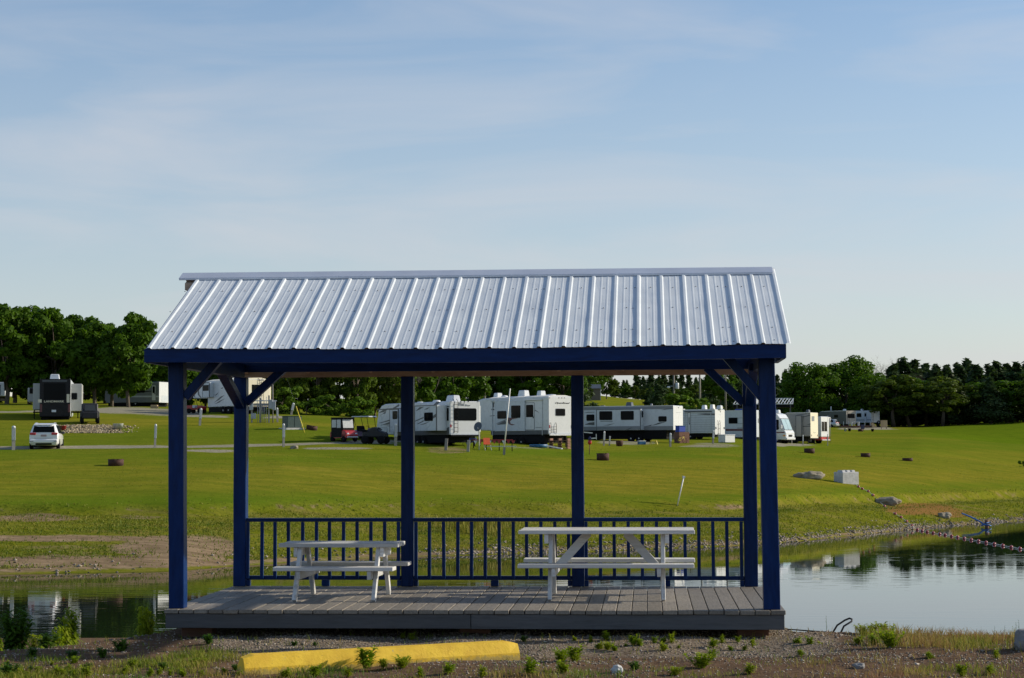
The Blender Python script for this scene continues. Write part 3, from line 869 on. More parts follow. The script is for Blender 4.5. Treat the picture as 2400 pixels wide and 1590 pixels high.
# ------------------------------------------------------------------ picnic tables
def picnic_table(name, label, cx, cy, rz, L, legsp, H, braces, SH, sy, hw):
    c = PM @ Vector((cx, cy, 0))
    t = thing(name, label, 'picnic table', c, TH + rz, 'white picnic tables on the deck')
    npl = 5; pw = 2 * hw / npl
    for k in range(npl):
        y = -hw + pw * (k + .5); rr = random.Random(k * 3 + int(L * 100))
        MB().box(-L / 2 + rr.uniform(-.008, .008), L / 2 + rr.uniform(-.008, .008), y - pw / 2 + .003, y + pw / 2 - .003, H - .038 + rr.uniform(-.0015, .0015), H + rr.uniform(-.002, .002)).build('top_plank', M['white'], t, bevel=.004)
    for s in (-1, 1):
        MB().box(-L / 2 + .0, L / 2 + (.02 if s > 0 else -.01), s * sy - .115, s * sy + .115, SH - .038, SH).build('seat', M['white'], t, bevel=.004)
    for e in (-1, 1):
        x = e * legsp / 2
        for s in (-1, 1):
            MB().beam((x, s * .50, .001), (x, s * .17, H - .041), .070, .040, (1, 0, 0)).build('leg', M['wleg'], t, bevel=.003)
        xo = x + e * -.0415
        MB().box(xo - .02, xo + .02, -sy - .10, sy + .10, SH - .038 - .085, SH - .04).build('seat_support', M['white'], t, bevel=.003)
        xo2 = x + e * .0415
        MB().box(xo2 - .02, xo2 + .02, -hw + .03, hw - .03, H - .135, H - .041).build('top_support', M['white'], t, bevel=.003)
        if braces:
            MB().beam((xo - e * .02, 0, SH - .06), (x * .34, 0, H - .042), .085, .04, (0, 1, 0)).build('diagonal_brace', M['white'], t, bevel=.003)
    return t
def mid(p): return sum((on_deck(*q) for q in p), Vector()) / len(p)
l2 = [(1289, 1410), (1554, 1409), (1310, 1391), (1543, 1391)]
m2 = mid(l2)
picnic_table('picnic_table', 'larger white wooden picnic table with diagonal braces, by the right posts', m2.x, m2.y, 0.0, 1.76, 1.13, .695, True, .368, .47, .34)
l1 = [(690, 1411), (878, 1412), (735, 1393), (908, 1391)]
m1 = mid(l1)
picnic_table('picnic_table', 'smaller white wooden picnic table at the left of the deck', m1.x, m1.y, -.02, 1.22, .80, .565, False, .343, .43, .27)

# ------------------------------------------------------------------ yellow parking curb
a = PZ(574, 1578, GZ + .0); b_ = PZ(1219, 1541, GZ + .0)
d_ = (b_ - a); Lc = d_.length
curb = MB()
h = .15
NSEG = 26
for k in range(NSEG + 1):
    t = k / NSEG; x = Lc * t
    e = min(1, min(t, 1 - t) * NSEG / 1.0)
    hh = h * (.86 + .14 * e) + .0008 * math.sin(k * 1.7); tw = .055 * (.7 + .3 * e)
    for y, z in ((0, -.03), (.006, .055), (.045, hh), (.045 + tw * 2, hh + .004), (.195, .055), (.20, -.03)):
        curb.v.append((x, y + .001 * math.sin(k * 2.3 + z * 40), z))
for k in range(NSEG):
    for i in range(5):
        a0 = k * 6 + i
        curb.f.append([a0, a0 + 6, a0 + 7, a0 + 1]); curb.sm.append(False)
curb.f += [[0, 1, 2, 3, 4, 5], [NSEG * 6 + i for i in range(6)][::-1]]; curb.sm += [False, False]
co = curb.build('parking_curb', M['curb'], None)
mid_z = .5 * (ztp(a.x, a.y) + ztp(b_.x, b_.y))
co.location = (a.x, a.y, mid_z + .002)
co.rotation_euler = (0, 0, math.atan2(d_.y, d_.x))
tag(co, 'chipped yellow painted concrete parking curb lying in front of the deck', 'parking curb')
# ------------------------------------------------------------------ recreational vehicles
class RVB:
    def __init__(s, name, label, cat, px, d, xf, xr, W, ytop, zoom=(0, 0, 1.0), group='recreational vehicles parked on the hillside', phi=None, L=None):
        s.ox, s.oy, s.sc = zoom
        s.K = at(px, d); s.W = W
        K = s.K
        def bis(fn, lo, hi):
            for _ in range(50):
                m_ = (lo + hi) / 2
                if fn(m_): lo = m_
                else: hi = m_
            return (lo + hi) / 2
        s.phi = phi if phi is not None else bis(lambda f: proj(K.x + W * math.sin(f), K.y + W * math.cos(f), K.z)[0] < xr, R(3), R(103))
        s.b = Vector((math.sin(s.phi), math.cos(s.phi), 0)); s.a = Vector((-math.cos(s.phi), math.sin(s.phi), 0))
        s.L = L if L is not None else bis(lambda l: proj(*(K + s.a * l))[0] > xf, .5, 16)
        s.H = PW(px, ytop, d).z - K.z
        s.r = thing(name, label, cat, K, math.pi / 2 - s.phi, group)
    def Z(s, x, y): return s.ox + x / s.sc, s.oy + y / s.sc
    def S(s, x, y, off=0.0):
        p = PL(*s.Z(x, y), s.K + s.b * off, s.b) - s.K
        return p.dot(s.a), p.z
    def B(s, x, y, off=0.0):
        p = PL(*s.Z(x, y), s.K + s.a * off, s.a) - s.K
        return p.dot(s.b), p.z
    def body(s, prof, mat, bevel=.04, name='body'):
        return MB().prism(prof, 0, 0, s.W).build(name, mat, s.r, bevel=bevel)
    def sidep(s, name, pts, proud, mat, off=0.0, parent=None):
        return MB().prism([s.S(x, y, off) for x, y in pts], 0, off - proud, off + .004).build(name, mat, parent or s.r)
    def rearp(s, name, pts, proud, mat, off=0.0, parent=None):
        return MB().prism([s.B(x, y, off) for x, y in pts], 1, off - proud, off + .004).build(name, mat, parent or s.r)
    def side_local(s, name, y0, y1, z0, z1, proud, mat, off=0.0, r=.0):
        P = rrect(y0, y1, z0, z1, r) if r else [(y0, z0), (y1, z0), (y1, z1), (y0, z1)]
        return MB().prism(P, 0, off - proud, off + .004).build(name, mat, s.r)
    def rear_local(s, name, x0, x1, z0, z1, proud, mat, r=.0):
        P = rrect(x0, x1, z0, z1, r) if r else [(x0, z0), (x1, z0), (x1, z1), (x0, z1)]
        return MB().prism(P, 1, -proud, .004).build(name, mat, s.r)
    def win(s, x0, y0, x1, y1, side=True, off=0.0, rad=.09, frame='black', pane='glass'):
        cv = s.S if side else s.B
        (u0, v0), (u1, v1) = cv(x0, y0, off), cv(x1, y1, off)
        ax = 0 if side else 1
        f = MB().prism(rrect(u0, u1, v0, v1, rad), ax, off - .018, off + .004).build('window', M[frame], s.r)
        e = .03
        if u0 > u1: u0, u1 = u1, u0
        if v0 > v1: v0, v1 = v1, v0
        MB().prism(rrect(u0 + e, u1 - e, v0 + e, v1 - e, max(.02, rad - e)), ax, off - .022, off - .016).build('pane', M[pane], f)
        return f
    def door(s, x0, y0, x1, y1, wy0, wy1, mat, off=0.0):
        (u0, v0), (u1, v1) = s.S(x0, y0, off), s.S(x1, y1, off)
        if u0 > u1: u0, u1 = u1, u0
        if v0 > v1: v0, v1 = v1, v0
        fr = MB().prism(rrect(u0 - .04, u1 + .04, v0 - .03, v1 + .04, .07), 0, off - .012, off + .004).build('door_frame', M['char'], s.r)
        dr = MB().prism(rrect(u0, u1, v0, v1, .05), 0, off - .022, off - .008).build('door', mat, s.r)
        a_, w0 = s.S(x0, wy0, off); _, w1 = s.S(x0, wy1, off)
        if w0 > w1: w0, w1 = w1, w0
        MB().prism(rrect(u0 + .09, u1 - .09, w0, w1, .09), 0, off - .030, off - .018).build('window', M['glass'], dr)
        MB().box(off - .05, off - .02, u0 + .05, u0 + .12, (v0 + v1) / 2 - .15, (v0 + v1) / 2).build('handle', M['black'], dr)
        return dr
    def slide(s, x0, y0, x1, y1, dep, mat, trim='char', lower=None):
        (u0, v0), (u1, v1) = s.S(x0, y0, -dep), s.S(x1, y1, -dep)
        if u0 > u1: u0, u1 = u1, u0
        if v0 > v1: v0, v1 = v1, v0
        sl = MB().box(-dep, .003, u0, u1, v0, v1).build('slide_out', mat, s.r, bevel=.02)
        t = MB()
        w = .05
        t.box(-dep - .012, -dep + .05, u0 - .01, u0 + w, v0, v1 - w); t.box(-dep - .012, -dep + .05, u1 - w, u1 + .01, v0, v1 - w)
        t.box(-dep - .014, -dep + .05, u0 - .01, u1 + .01, v1 - w, v1 + .012)
        t.build('trim', M[trim], sl)
        return sl
    def wheels(s, ys, r=.38, x0=.02, both=True):
        for y in ys:
            for xx in ((x0, s.W - x0 - .24) if both else (x0,)):
                w = MB().lathe([(r * .62, 0), (r * .93, .0), (r, .05), (r, .19), (r * .93, .24), (r * .62, .24)], 16, (xx, y, r), 0).build('wheel', M['tyre'], s.r)
                MB().lathe([(r * .60, .012), (r * .50, .03), (r * .2, .015), (r * .2, -.01)], 12, (xx, y, r), 0).build('rim', M['rim'], w)
    def ac(s, x0, y0, x1, y1, mat='rv', off=None, wid=.62):
        off = s.W / 2 if off is None else off
        (u0, v0), (u1, v1) = s.S(x0, y0, off), s.S(x1, y1, off)
        if u0 > u1: u0, u1 = u1, u0
        if v0 > v1: v0, v1 = v1, v0
        v0 = s.H - .01
        m_ = MB(); w = wid / 2; t = .82
        cx, cy = off, (u0 + u1) / 2; hl = (u1 - u0) / 2 * .62; u0, u1 = cy - hl, cy + hl; v1 = v0 + (v1 - v0) * .85
        vs = [(cx - w, u0, v0), (cx + w, u0, v0), (cx + w, u1, v0), (cx - w, u1, v0)]
        vs += [(cx - w * t, cy - hl * t, v1), (cx + w * t, cy - hl * t, v1), (cx + w * t, cy + hl * .7, v1), (cx - w * t, cy + hl * .7, v1)]
        m_.add(vs, [(0, 3, 2, 1), (4, 5, 6, 7), (0, 1, 5, 4), (1, 2, 6, 5), (2, 3, 7, 6), (3, 0, 4, 7)])
        return m_.build('air_conditioner', M[mat], s.r, bevel=.05)
    def vent(s, y, x, r=.3, h=.18, mat='rv'):
        MB().lathe([(r, 0), (r, h * .5), (r * .8, h * .9), (r * .4, h)], 10, (x, y, s.H - .01)).build('roof_vent', M[mat], s.r)
    def ladder(s, x0, x1, z0, z1, n=6):
        m_ = MB()
        for x in (x0, x1): m_.tube([(x, -.02, z0), (x, -.10, z0 + .05), (x, -.10, z1 - .15), (x, -.06, z1), (x, .15, z1 + .12)], .018, 5)
        for k in range(n): m_.tube([(x0, -.10, z0 + .12 + (z1 - z0 - .4) * k / (n - 1)), (x1, -.10, z0 + .12 + (z1 - z0 - .4) * k / (n - 1))], .014, 5)
        m_.build('ladder', M['black'], s.r)
    def bumper(s, z=.55, mat='black'):
        MB().box(.05, s.W - .05, -.14, -.02, z - .06, z + .06).build('bumper', M[mat], s.r, bevel=.02)
    def lamp(s, x, z, w=.1, h=.25, mat='red'):
        MB().box(x - w / 2, x + w / 2, -.03, .0, z - h / 2, z + h / 2).build('tail_light', M[mat], s.r, bevel=.015)
    def jacks(s, ys, z):
        for y in ys:
            MB().box(.12, .2, y, y + .08, -.25, z).build('jack', M['black'], s.r)
            MB().box(s.W - .2, s.W - .12, y, y + .08, -.35, z).build('jack', M['black'], s.r)
    def lettering(s, txt, x0, y0, x1, y1, mat, rear=True, shear=.0, bold=0.0):
        cv = s.B if rear else s.S
        (u0, v0), (u1, v1) = cv(x0, y0), cv(x1, y1)
        me_ = text_mesh(txt, 1.0, mat, shear, .01, 1.0, bold)
        xs = [v.co.x for v in me_.vertices]; ys = [v.co.y for v in me_.vertices]
        cx, cy = (min(xs) + max(xs)) / 2, (min(ys) + max(ys)) / 2
        sx, sy = abs(u1 - u0) / (max(xs) - min(xs)), abs(v1 - v0) / (max(ys) - min(ys))
        for v in me_.vertices:
            x, y, z = v.co
            u = (x - cx) * sx; w = (y - cy) * sy + (v0 + v1) / 2
            if rear: v.co = ((u0 + u1) / 2 + u, -.012 - z * .5, w)
            else: v.co = (-.012 - z * .5, (u0 + u1) / 2 - u, w)
        return link('lettering', me_, None, s.r)
    def awning(s, y0, y1, z, mat='rv', off=0.0):
        MB().tube([(off - .07, y0, z), (off - .07, y1, z)], .055, 8).build('awning_roll', M[mat], s.r)
        for y in (y0 + .1, y1 - .1): MB().box(off - .06, off - .015, y - .02, y + .02, .9, z).build('awning_arm', M['rvg'], s.r)
    def underframe(s, y0, y1, z0, z1):
        MB().box(.12, s.W - .12, y0 + .4, y1, min(z0, .30), z1).build('chassis_and_shade', M['black'], s.r)  # black box deepened towards the ground, standing in for shade and clutter below
def fifth_profile(L, H, zb, zn, nose=2.7):
    return [(0, zb), (L - nose, zb), (L - nose, zn), (L, zn + .05), (L + .02, zn + .75), (L - .30, H - .42), (L - .75, H - .14), (L - 1.3, H - .02), (L - 1.8, H), (0, H)]
def box_profile(L, H, zb, fr=.45):
    return [(0, zb), (L - fr * .6, zb), (L - .02, zb + .35), (L, H * .55), (L - fr * .5, H - .22), (L - fr, H - .03), (L - fr * 1.6, H), (0, H)]

# --- white fifth wheel with dark slashes behind the second post
z1 = (870, 900, 8.454)
v = RVB('fifth_wheel_trailer', 'white fifth wheel trailer with dark slanted slashes and big dark rear window', 'camper', 1053.5, 135, 883, 1125.5, 2.5, 940.5, z1)
zb = v.S(1550, 1010)[1]
v.body(fifth_profile(v.L, v.H, zb, v.S(150, 1015)[1]), M['rv'], .05)
v.underframe(.3, v.L - 2.8, zb - .22, zb + .01)
v.side_local('lower_panel', .05, v.L - 2.75, zb + .0, zb + .30, .012, M['char'])
v.side_local('roof_stripe', .0, v.L - 1.6, v.H - .42, v.H - .34, .01, M['char'])
v.slide(862, 436, 1292, 930, .85, M['rvg'])
v.slide(365, 505, 535, 955, .45, M['rvg'])
v.win(1052, 570, 1222, 735, off=-.85)
v.win(425, 540, 520, 697, off=-.45)
v.win(1460, 480, 1537, 732, rad=.05)
for P in ([(880, 545), (960, 462), (1042, 458), (960, 510)], [(862, 735), (1040, 655), (1040, 680), (862, 752)], [(905, 798), (1040, 722), (1040, 745), (930, 800)], [(1222, 640), (1282, 590), (1282, 660), (1222, 690)], [(965, 812), (1165, 745), (1060, 800), (1000, 812)], [(1040, 512), (1180, 450), (1110, 505)]):
    v.sidep('graphic_slash', P, .006, M['char' if random.random() < .7 else 'grey'], off=-.85)
for P in ([(140, 580), (230, 520), (345, 500), (250, 560)], [(160, 648), (300, 535), (280, 590), (230, 600)], [(150, 778), (362, 712), (362, 738), (180, 780)], [(185, 825), (362, 755), (362, 805), (240, 815)], [(240, 835), (362, 828), (362, 842)]):
    v.sidep('graphic_slash', P, .008, M['char'])
for P in ([(1225, 430), (1300, 352), (1375, 352), (1290, 430)], [(1462, 900), (1545, 850), (1545, 1005), (1462, 1010)], [(430, 480), (555, 400), (560, 440), (470, 490)], [(115, 500), (350, 492), (555, 490), (555, 510), (120, 520)]):
    v.sidep('graphic_slash', P, .009, M['char'])
v.win(160, 868, 318, 960, rad=.03, frame='grey', pane='rvg')
v.win(1635, 482, 2085, 730, side=False, rad=.12)
v.rear_local('lower_cap', .08, v.W - .08, v.B(1600, 1015)[1], v.B(1600, 985)[1], .05, M['rvg'], .04)
v.lettering('Wind', 1730, 365, 1850, 440, M['grey'], shear=.35)
v.lettering('River', 1855, 405, 1970, 445, M['grey'], shear=.35)
lx0, lz0 = v.B(1634, 975); lx1, lz1 = v.B(1704, 330)
v.ladder(lx0, lx1, lz0, lz1, 8)
v.lamp(v.B(1577, 835)[0], v.B(1577, 835)[1], .13, .2); v.lamp(v.W - .1, v.B(1577, 835)[1], .13, .2)
for x in (1580, 1775, 1850, 1925, 2115): v.rearp('marker_light', [(x - 9, 347), (x + 9, 347), (x + 9, 360), (x - 9, 360)], .02, M['black'])
v.bumper(zb - .06)
v.wheels([3.9, 4.75], .37)
v.jacks([.5, v.L - 2.9], zb)
v.ac(1490, 212, 1755, 300)
v.vent(4.0, 1.2); v.vent(6.5, 1.2, .25, .12)
sl = MB().box(v.W + .003, v.W + .75, 1.2, 4.0, v.B(2200, 945)[1] * .98, v.B(2200, 425)[1]).build('slide_out', M['rv'], v.r, bevel=.02)
MB().prism(rrect(v.W + .08, v.W + .52, v.B(2200, 705)[1], v.B(2200, 552)[1], .06), 1, 1.18, 1.2).build('window', M['glass'], sl)
V1 = v

# --- white fifth wheel with door and red-grey swoosh
z2 = (1090, 900, 8.454)
v = RVB('fifth_wheel_trailer', 'tall white fifth wheel trailer with side door and red-grey swoosh, white leaning pole before it', 'camper', 1285.5, 150, 1107.5, 1342.5, 2.5, 929, z2)
zb = v.S(1640, 1000)[1]
v.body(fifth_profile(v.L, v.H, zb, v.S(300, 980)[1] + .2, 2.4), M['rv'], .06)
v.underframe(.3, v.L - 2.5, zb - .2, zb + .01)
MB().prism([(0, v.H - .01), (v.W, v.H - .01), (v.W * .75, v.H + .10), (v.W * .25, v.H + .10)], 1, .1, v.L - 2.0).build('roof_cap', M['rvroof'], v.r, bevel=.03)
v.side_local('lower_panel', .05, v.L - 2.45, zb, zb + .33, .012, M['char'])
v.side_local('gutter', .0, v.L - 1.7, v.H - .16, v.H - .11, .03, M['rvg'])
v.slide(590, 255 + 90, 1180, 935, .12, M['rvg'], trim='rvg')
v.win(640, 540, 818, 690, off=-.12)
v.win(915, 432, 1098, 675, off=-.12)
v.door(1200, 385, 1372, 905, 418, 662, M['rv'])
for P, c in (([(610, 790), (830, 690), (820, 720), (660, 790)], 'grey'), ([(620, 815), (800, 728), (830, 800), (700, 808)], 'char'), ([(830, 665), (940, 680), (1060, 680), (940, 700), (890, 745), (905, 790), (990, 808), (930, 825), (870, 800), (850, 740)], 'brown'), ([(850, 700), (890, 680), (870, 740), (880, 800), (850, 780)], 'grey')):
    v.sidep('graphic_swoosh', P, .008, M[c], off=-.12)
for P in ([(760, 470), (915, 455), (915, 470)], [(1098, 490), (1185, 525), (1185, 540), (1098, 505)], [(1385, 510), (1475, 575), (1440, 560), (1385, 530)], [(545, 375), (605, 370), (575, 395), (575, 470), (548, 465)], [(515, 505), (545, 485), (580, 500), (580, 520), (530, 525)], [(490, 632), (585, 622), (585, 635), (490, 645)], [(1395, 862), (1515, 860), (1515, 868), (1395, 870)]):
    v.sidep('graphic_stripe', P, .008, M['char'])
v.win(1788, 487, 1985, 640, side=False, rad=.1, pane='glass', frame='grey')
v.lettering('OpenRoad', 1782, 362, 2075, 405, M['black'], shear=.4, bold=.015)
for x in (1672, 1858, 1915, 1970): v.rearp('marker_light', [(x - 9, 272), (x + 9, 272), (x + 9, 286), (x - 9, 286)], .02, M['brown'])
v.rear_local('lower_cap', .06, v.W - .06, zb - .02, zb + .12, .03, M['rvg'])
lx0, lz0 = v.B(1690, 985); lx1, lz1 = v.B(1795, 780)
v.ladder(lx0, lx1, lz0, lz1, 3)
v.lamp(.12, zb + .6, .1, .25); v.lamp(v.W - .12, zb + .6, .1, .25)
v.bumper(zb - .05, 'alu')
v.wheels([3.4, 4.3], .38)
v.jacks([.6, v.L - 2.6], zb)
v.ac(1045, 108, 1275, 188)
v.ac(580, 165, 722, 230); v.ac(1435, 118, 1582, 180)
v.vent(v.S(780, 200, 1.2)[0], 1.2, .3, .25); v.vent(1.2, 1.3, .45, .2)
v.awning(.6, v.L - 2.6, v.H - .26)
V2 = v

# --- long grey-white travel trailer
z3 = (1360, 920, 8.454)
v = RVB('travel_trailer', 'long grey and white travel trailer with wide slide-out and bright white rear wall', 'camper', 1578.2, 175, 1352, 1601, 2.45, 950.5, z3)
zb = v.S(1840, 745)[1]
v.body(box_profile(v.L, v.H, zb), M['rvg'], .05)
v.underframe(.3, v.L - .5, zb - .25, zb + .01)
v.side_local('lower_panel', .02, v.L - .3, zb, zb + .36, .010, M['grey'])
v.side_local('upper_panel', .02, v.L - .4, v.H - .33, v.H - .05, .010, M['grey'])
v.side_local('roof_edge', .0, v.L - .6, v.H - .05, v.H + .01, .03, M['rvroof'])
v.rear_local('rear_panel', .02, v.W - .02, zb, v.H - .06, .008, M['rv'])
v.slide(318, 340, 1195, 745, .80, M['rvg'], lower='grey')
(u0, w0), (u1, w1) = v.S(318, 745, -.8), v.S(1195, 668, -.8)
v.side_local('slide_lower_panel', u1 + .06, u0 - .06, w0, w1, .010, M['grey'], off=-.8)
v.win(378, 375, 635, 548, off=-.8); v.win(802, 370, 1062, 545, off=-.8)
v.win(1548, 474, 1712, 580); v.win(122, 440, 280, 565)
MB().prism(rrect(-.55, -.2, v.S(1240, 498)[1], v.S(1240, 372)[1], .05), 1, v.S(1195, 500, -.8)[0] - .025, v.S(1195, 500, -.8)[0] - .004).build('window', M['glass'], v.r)
for P in ([(1410, 660), (1560, 600), (1700, 585), (1520, 640)], [(1590, 352), (1700, 325), (1835, 320), (1835, 330), (1700, 340)], [(1300, 668), (1420, 640), (1400, 665)], [(80, 640), (190, 598), (280, 590), (280, 650)], [(75, 405), (150, 390), (280, 388), (280, 398), (150, 402)]):
    v.sidep('graphic_swoosh', P, .012, M['char'])
for P in ([(450, 655), (560, 640), (690, 612), (560, 655)], [(900, 742), (1040, 685), (960, 742)]):
    v.sidep('graphic_swoosh', P, .014, M['char'], off=-.8)
v.sidep('lettering_band', [(400, 568), (640, 568), (640, 582), (400, 582)], .012, M['grey'], off=-.8)
v.rearp('emblem', [(1930, 292), (1960, 292), (1952, 315), (1938, 315)], .014, M['grey'])
v.rearp('lettering_band', [(1895, 397), (1990, 397), (1990, 402), (1895, 402)], .014, M['grey'])
v.bumper(zb - .08)
v.wheels([3.4, 4.2], .36); v.jacks([.4, v.L - .8], zb)
v.ac(880, 182, 1075, 262, 'char'); v.vent(7.5, 1.2, .25, .12, 'char'); v.vent(2.6, 1.2, .12, .22, 'grey')
V3 = v

# --- smaller grey travel trailer
z4 = (1560, 920, 10.29)
v = RVB('travel_trailer', 'short ribbed grey travel trailer with bright white rear wall and open door', 'camper', 1676, 185, 1530, 1699, 2.4, 959.5, z4)
zb = v.S(1190, 985)[1]
v.body(box_profile(v.L, v.H, zb), M['rvg'], .04)
v.underframe(.3, v.L - .4, zb - .2, zb + .01)
ys0 = .03
for k in range(9):
    zz = zb + .18 + k * .22
    v.side_local('siding_rib', .03, v.L - .4, zz, zz + .02, .012, M['grey'])
v.side_local('roof_edge', .0, v.L - .6, v.H - .06, v.H + .01, .03, M['rvroof'])
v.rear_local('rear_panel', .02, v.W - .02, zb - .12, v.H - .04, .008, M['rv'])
v.sidep('graphic_swoosh', [(755, 525), (960, 508), (1190, 512), (1190, 545), (960, 545)], .016, M['char'])
v.door(540, 490, 600, 990, 600, 740, M['rv'])
v.rearp('emblem', [(1300, 445), (1330, 440), (1330, 480), (1315, 490)], .014, M['grey'])
v.rearp('lettering_band', [(1285, 515), (1345, 510), (1345, 550), (1285, 555)], .012, M['rvg'])
lx0, lz0 = v.B(1250, 1020); lx1, lz1 = v.B(1295, 690)
v.ladder(lx0, lx1, lz0, lz1, 3)
v.lamp(.2, v.B(1215, 860)[1], .22, .2, 'black'); v.lamp(v.W - .2, v.B(1215, 860)[1], .22, .2, 'black')
v.bumper(zb - .2); v.wheels([2.6, 3.3], .34)
v.ac(1210, 300, 1395, 385); v.ac(860, 290, 1010, 350); v.ac(1060, 275, 1200, 360, 'rvroof')
MB().beam((.6, 3.5, v.H + .05), (.6, 7.0, v.H + .32), .5, .05).build('roof_hatch', M['rvroof'], v.r)
v.awning(.3, 3.2, v.H - .2, 'char')
V4 = v

# --- older striped trailer, mostly behind the posts
v = RVB('travel_trailer', 'pale blue-grey trailer with dark red stripe and corner window between the right posts', 'camper', 1771.5, 195, 1690, 1796, 2.4, 961.5, z4)
zb = v.S(1880, 1085)[1]
v.body(box_profile(v.L, v.H, zb), M['rvg'], .04)
v.underframe(.3, v.L - .4, zb - .2, zb + .01)
v.sidep('red_stripe', [(1450, 880), (2100, 885), (2100, 930), (1450, 932)], .012, M['brown'])
v.sidep('grey_stripe', [(1730, 855), (2100, 855), (2100, 868), (1730, 870)], .012, M['char'])
v.side_local('roof_edge', .0, v.L - .6, v.H - .05, v.H + .01, .03, M['rvroof'])
v.win(1520, 610, 1735, 755, rad=.02, frame='char'); v.win(1742, 615, 1935, 755, rad=.02, frame='char', pane='rvg')
v.rearp('window_pane', [(2225, 630), (2275, 630), (2275, 735), (2225, 735)], .02, M['grey'])
v.bumper(zb - .1); v.wheels([2.4], .34)
MB().box(.5, 1.7, 1.6, 2.6, v.H + .01, v.H + .14).build('tarp_bundle', M['royal'], v.r, bevel=.05)

# --- class A motorhome facing right
z5 = (1760, 910, 10.455)
v = RVB('motorhome', 'white motorhome with large windscreen facing right beside the blue post', 'motorhome', 1842, 197, 1775, 1862.5, 2.45, 968, z5)
zb = .42
v.body([(0, zb), (0, 1.15), (.10, 1.32), (.16, 1.40), (.62, 2.62), (.95, v.H - .12), (1.4, v.H), (v.L, v.H), (v.L, zb)], M['rv'], .05)
def slant(t, x, o): return (x, .16 + .46 * t - .93 * o, 1.40 + 1.22 * t + .36 * o)
for x0, x1, mt in ((.12, v.W / 2 - .03, 'wglass'), (v.W / 2 + .03, v.W - .12, 'wglass')):
    q = [slant(.05, x0, .02), slant(.05, x1, .02), slant(.95, x1, .02), slant(.95, x0, .02)]
    q2 = [slant(.05, x0, -.01), slant(.05, x1, -.01), slant(.95, x1, -.01), slant(.95, x0, -.01)]
    m_ = MB().add(q + q2, [(0, 1, 2, 3), (7, 6, 5, 4), (0, 4, 5, 1), (1, 5, 6, 2), (2, 6, 7, 3), (3, 7, 4, 0)])
    m_.build('windscreen', M[mt], v.r)
m_ = MB()
for x in (.09, v.W - .12): m_.beam(slant(.02, x, .03), slant(1, x, .03), .05, .03)
m_.beam(slant(.03, .09, .03), slant(.03, v.W - .09, .03), .05, .03); m_.beam(slant(.98, .09, .03), slant(.98, v.W - .09, .03), .05, .03)
m_.build('windscreen_frame', M['char'], v.r)
v.side_local('cab_window', .75, 1.85, 1.45, 2.5, .012, M['glass'], 0, .12)
v.side_local('window', 2.5, 3.8, 1.6, 2.4, .012, M['glass'], 0, .08)
v.side_local('brown_stripe', .12, v.L, 1.12, 1.24, .01, M['brown'])
v.rear_local('grille', .75, v.W - .75, .72, .95, .02, M['black'], .03)
for x in (.32, v.W - .32):
    MB().prism(rrect(x - .2, x + .2, .78, .95, .06), 1, -.03, .01).build('headlight', M['plate'], v.r)
MB().box(-.02, .06, .05, .3, .80, .92).build('turn_signal', M['amber'], v.r)
MB().box(.02, v.W - .02, -.12, .05, .42, .66).build('bumper', M['rv'], v.r, bevel=.05)
for x in (-.28, v.W + .06):
    MB().box(x, x + .22, .35, .5, 1.55, 1.95).build('mirror', M['rv' if x < 0 else 'black'], v.r, bevel=.04)
MB().tube([(.1, .45, 1.75), (-.2, .42, 1.75)], .02, 5).build('mirror_arm', M['black'], v.r)
v.wheels([1.5, v.L - 2.2], .42)
v.ac(560, 520, 745, 590)
V6 = v

# --- cream trailer
v = RVB('travel_trailer', 'tan travel trailer with dark slanted stripes and sunlit cream rear wall', 'camper', 1900, 203, 1833, 1917.6, 2.45, 967, z5)
zb = v.S(1460, 1180)[1]
v.body(box_profile(v.L, v.H, zb), M['taupe'], .04)
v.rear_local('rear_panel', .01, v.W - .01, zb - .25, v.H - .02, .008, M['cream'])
v.underframe(.3, v.L - .4, zb - .2, zb + .01)
v.side_local('roof_edge', .0, v.L - .6, v.H - .06, v.H + .01, .03, M['rvroof'])
for P in ([(1000, 690), (1250, 635), (1450, 610), (1450, 622), (1250, 650)], [(1070, 745), (1300, 690), (1450, 655), (1450, 680), (1300, 712)], [(1070, 940), (1460, 925), (1460, 945), (1070, 955)], [(1340, 905), (1460, 870), (1460, 895)]):
    v.sidep('graphic_stripe', P, .012, M['char'])
v.slide(1240, 670, 1210 - 110, 1185, .35, M['taupe'])
v.rearp('window_pane', [(1485, 690), (1550, 690), (1550, 810), (1485, 810)], .02, M['grey'])
v.rearp('graphic_curve', [(1530, 1072), (1545, 1090), (1562, 1096), (1582, 1086), (1588, 1092), (1564, 1106), (1542, 1099), (1526, 1078)], .014, M['grey'])
v.lamp(.3, .95, .15, .2, 'brown'); v.lamp(v.W - .25, .95, .15, .2, 'brown')
v.bumper(zb - .25); v.wheels([2.6, 3.4], .36); v.jacks([.3], zb)
v.ac(1340, 515, 1460, 590, 'char'); v.vent(4.5, 1.0, .05, .9, 'rv')

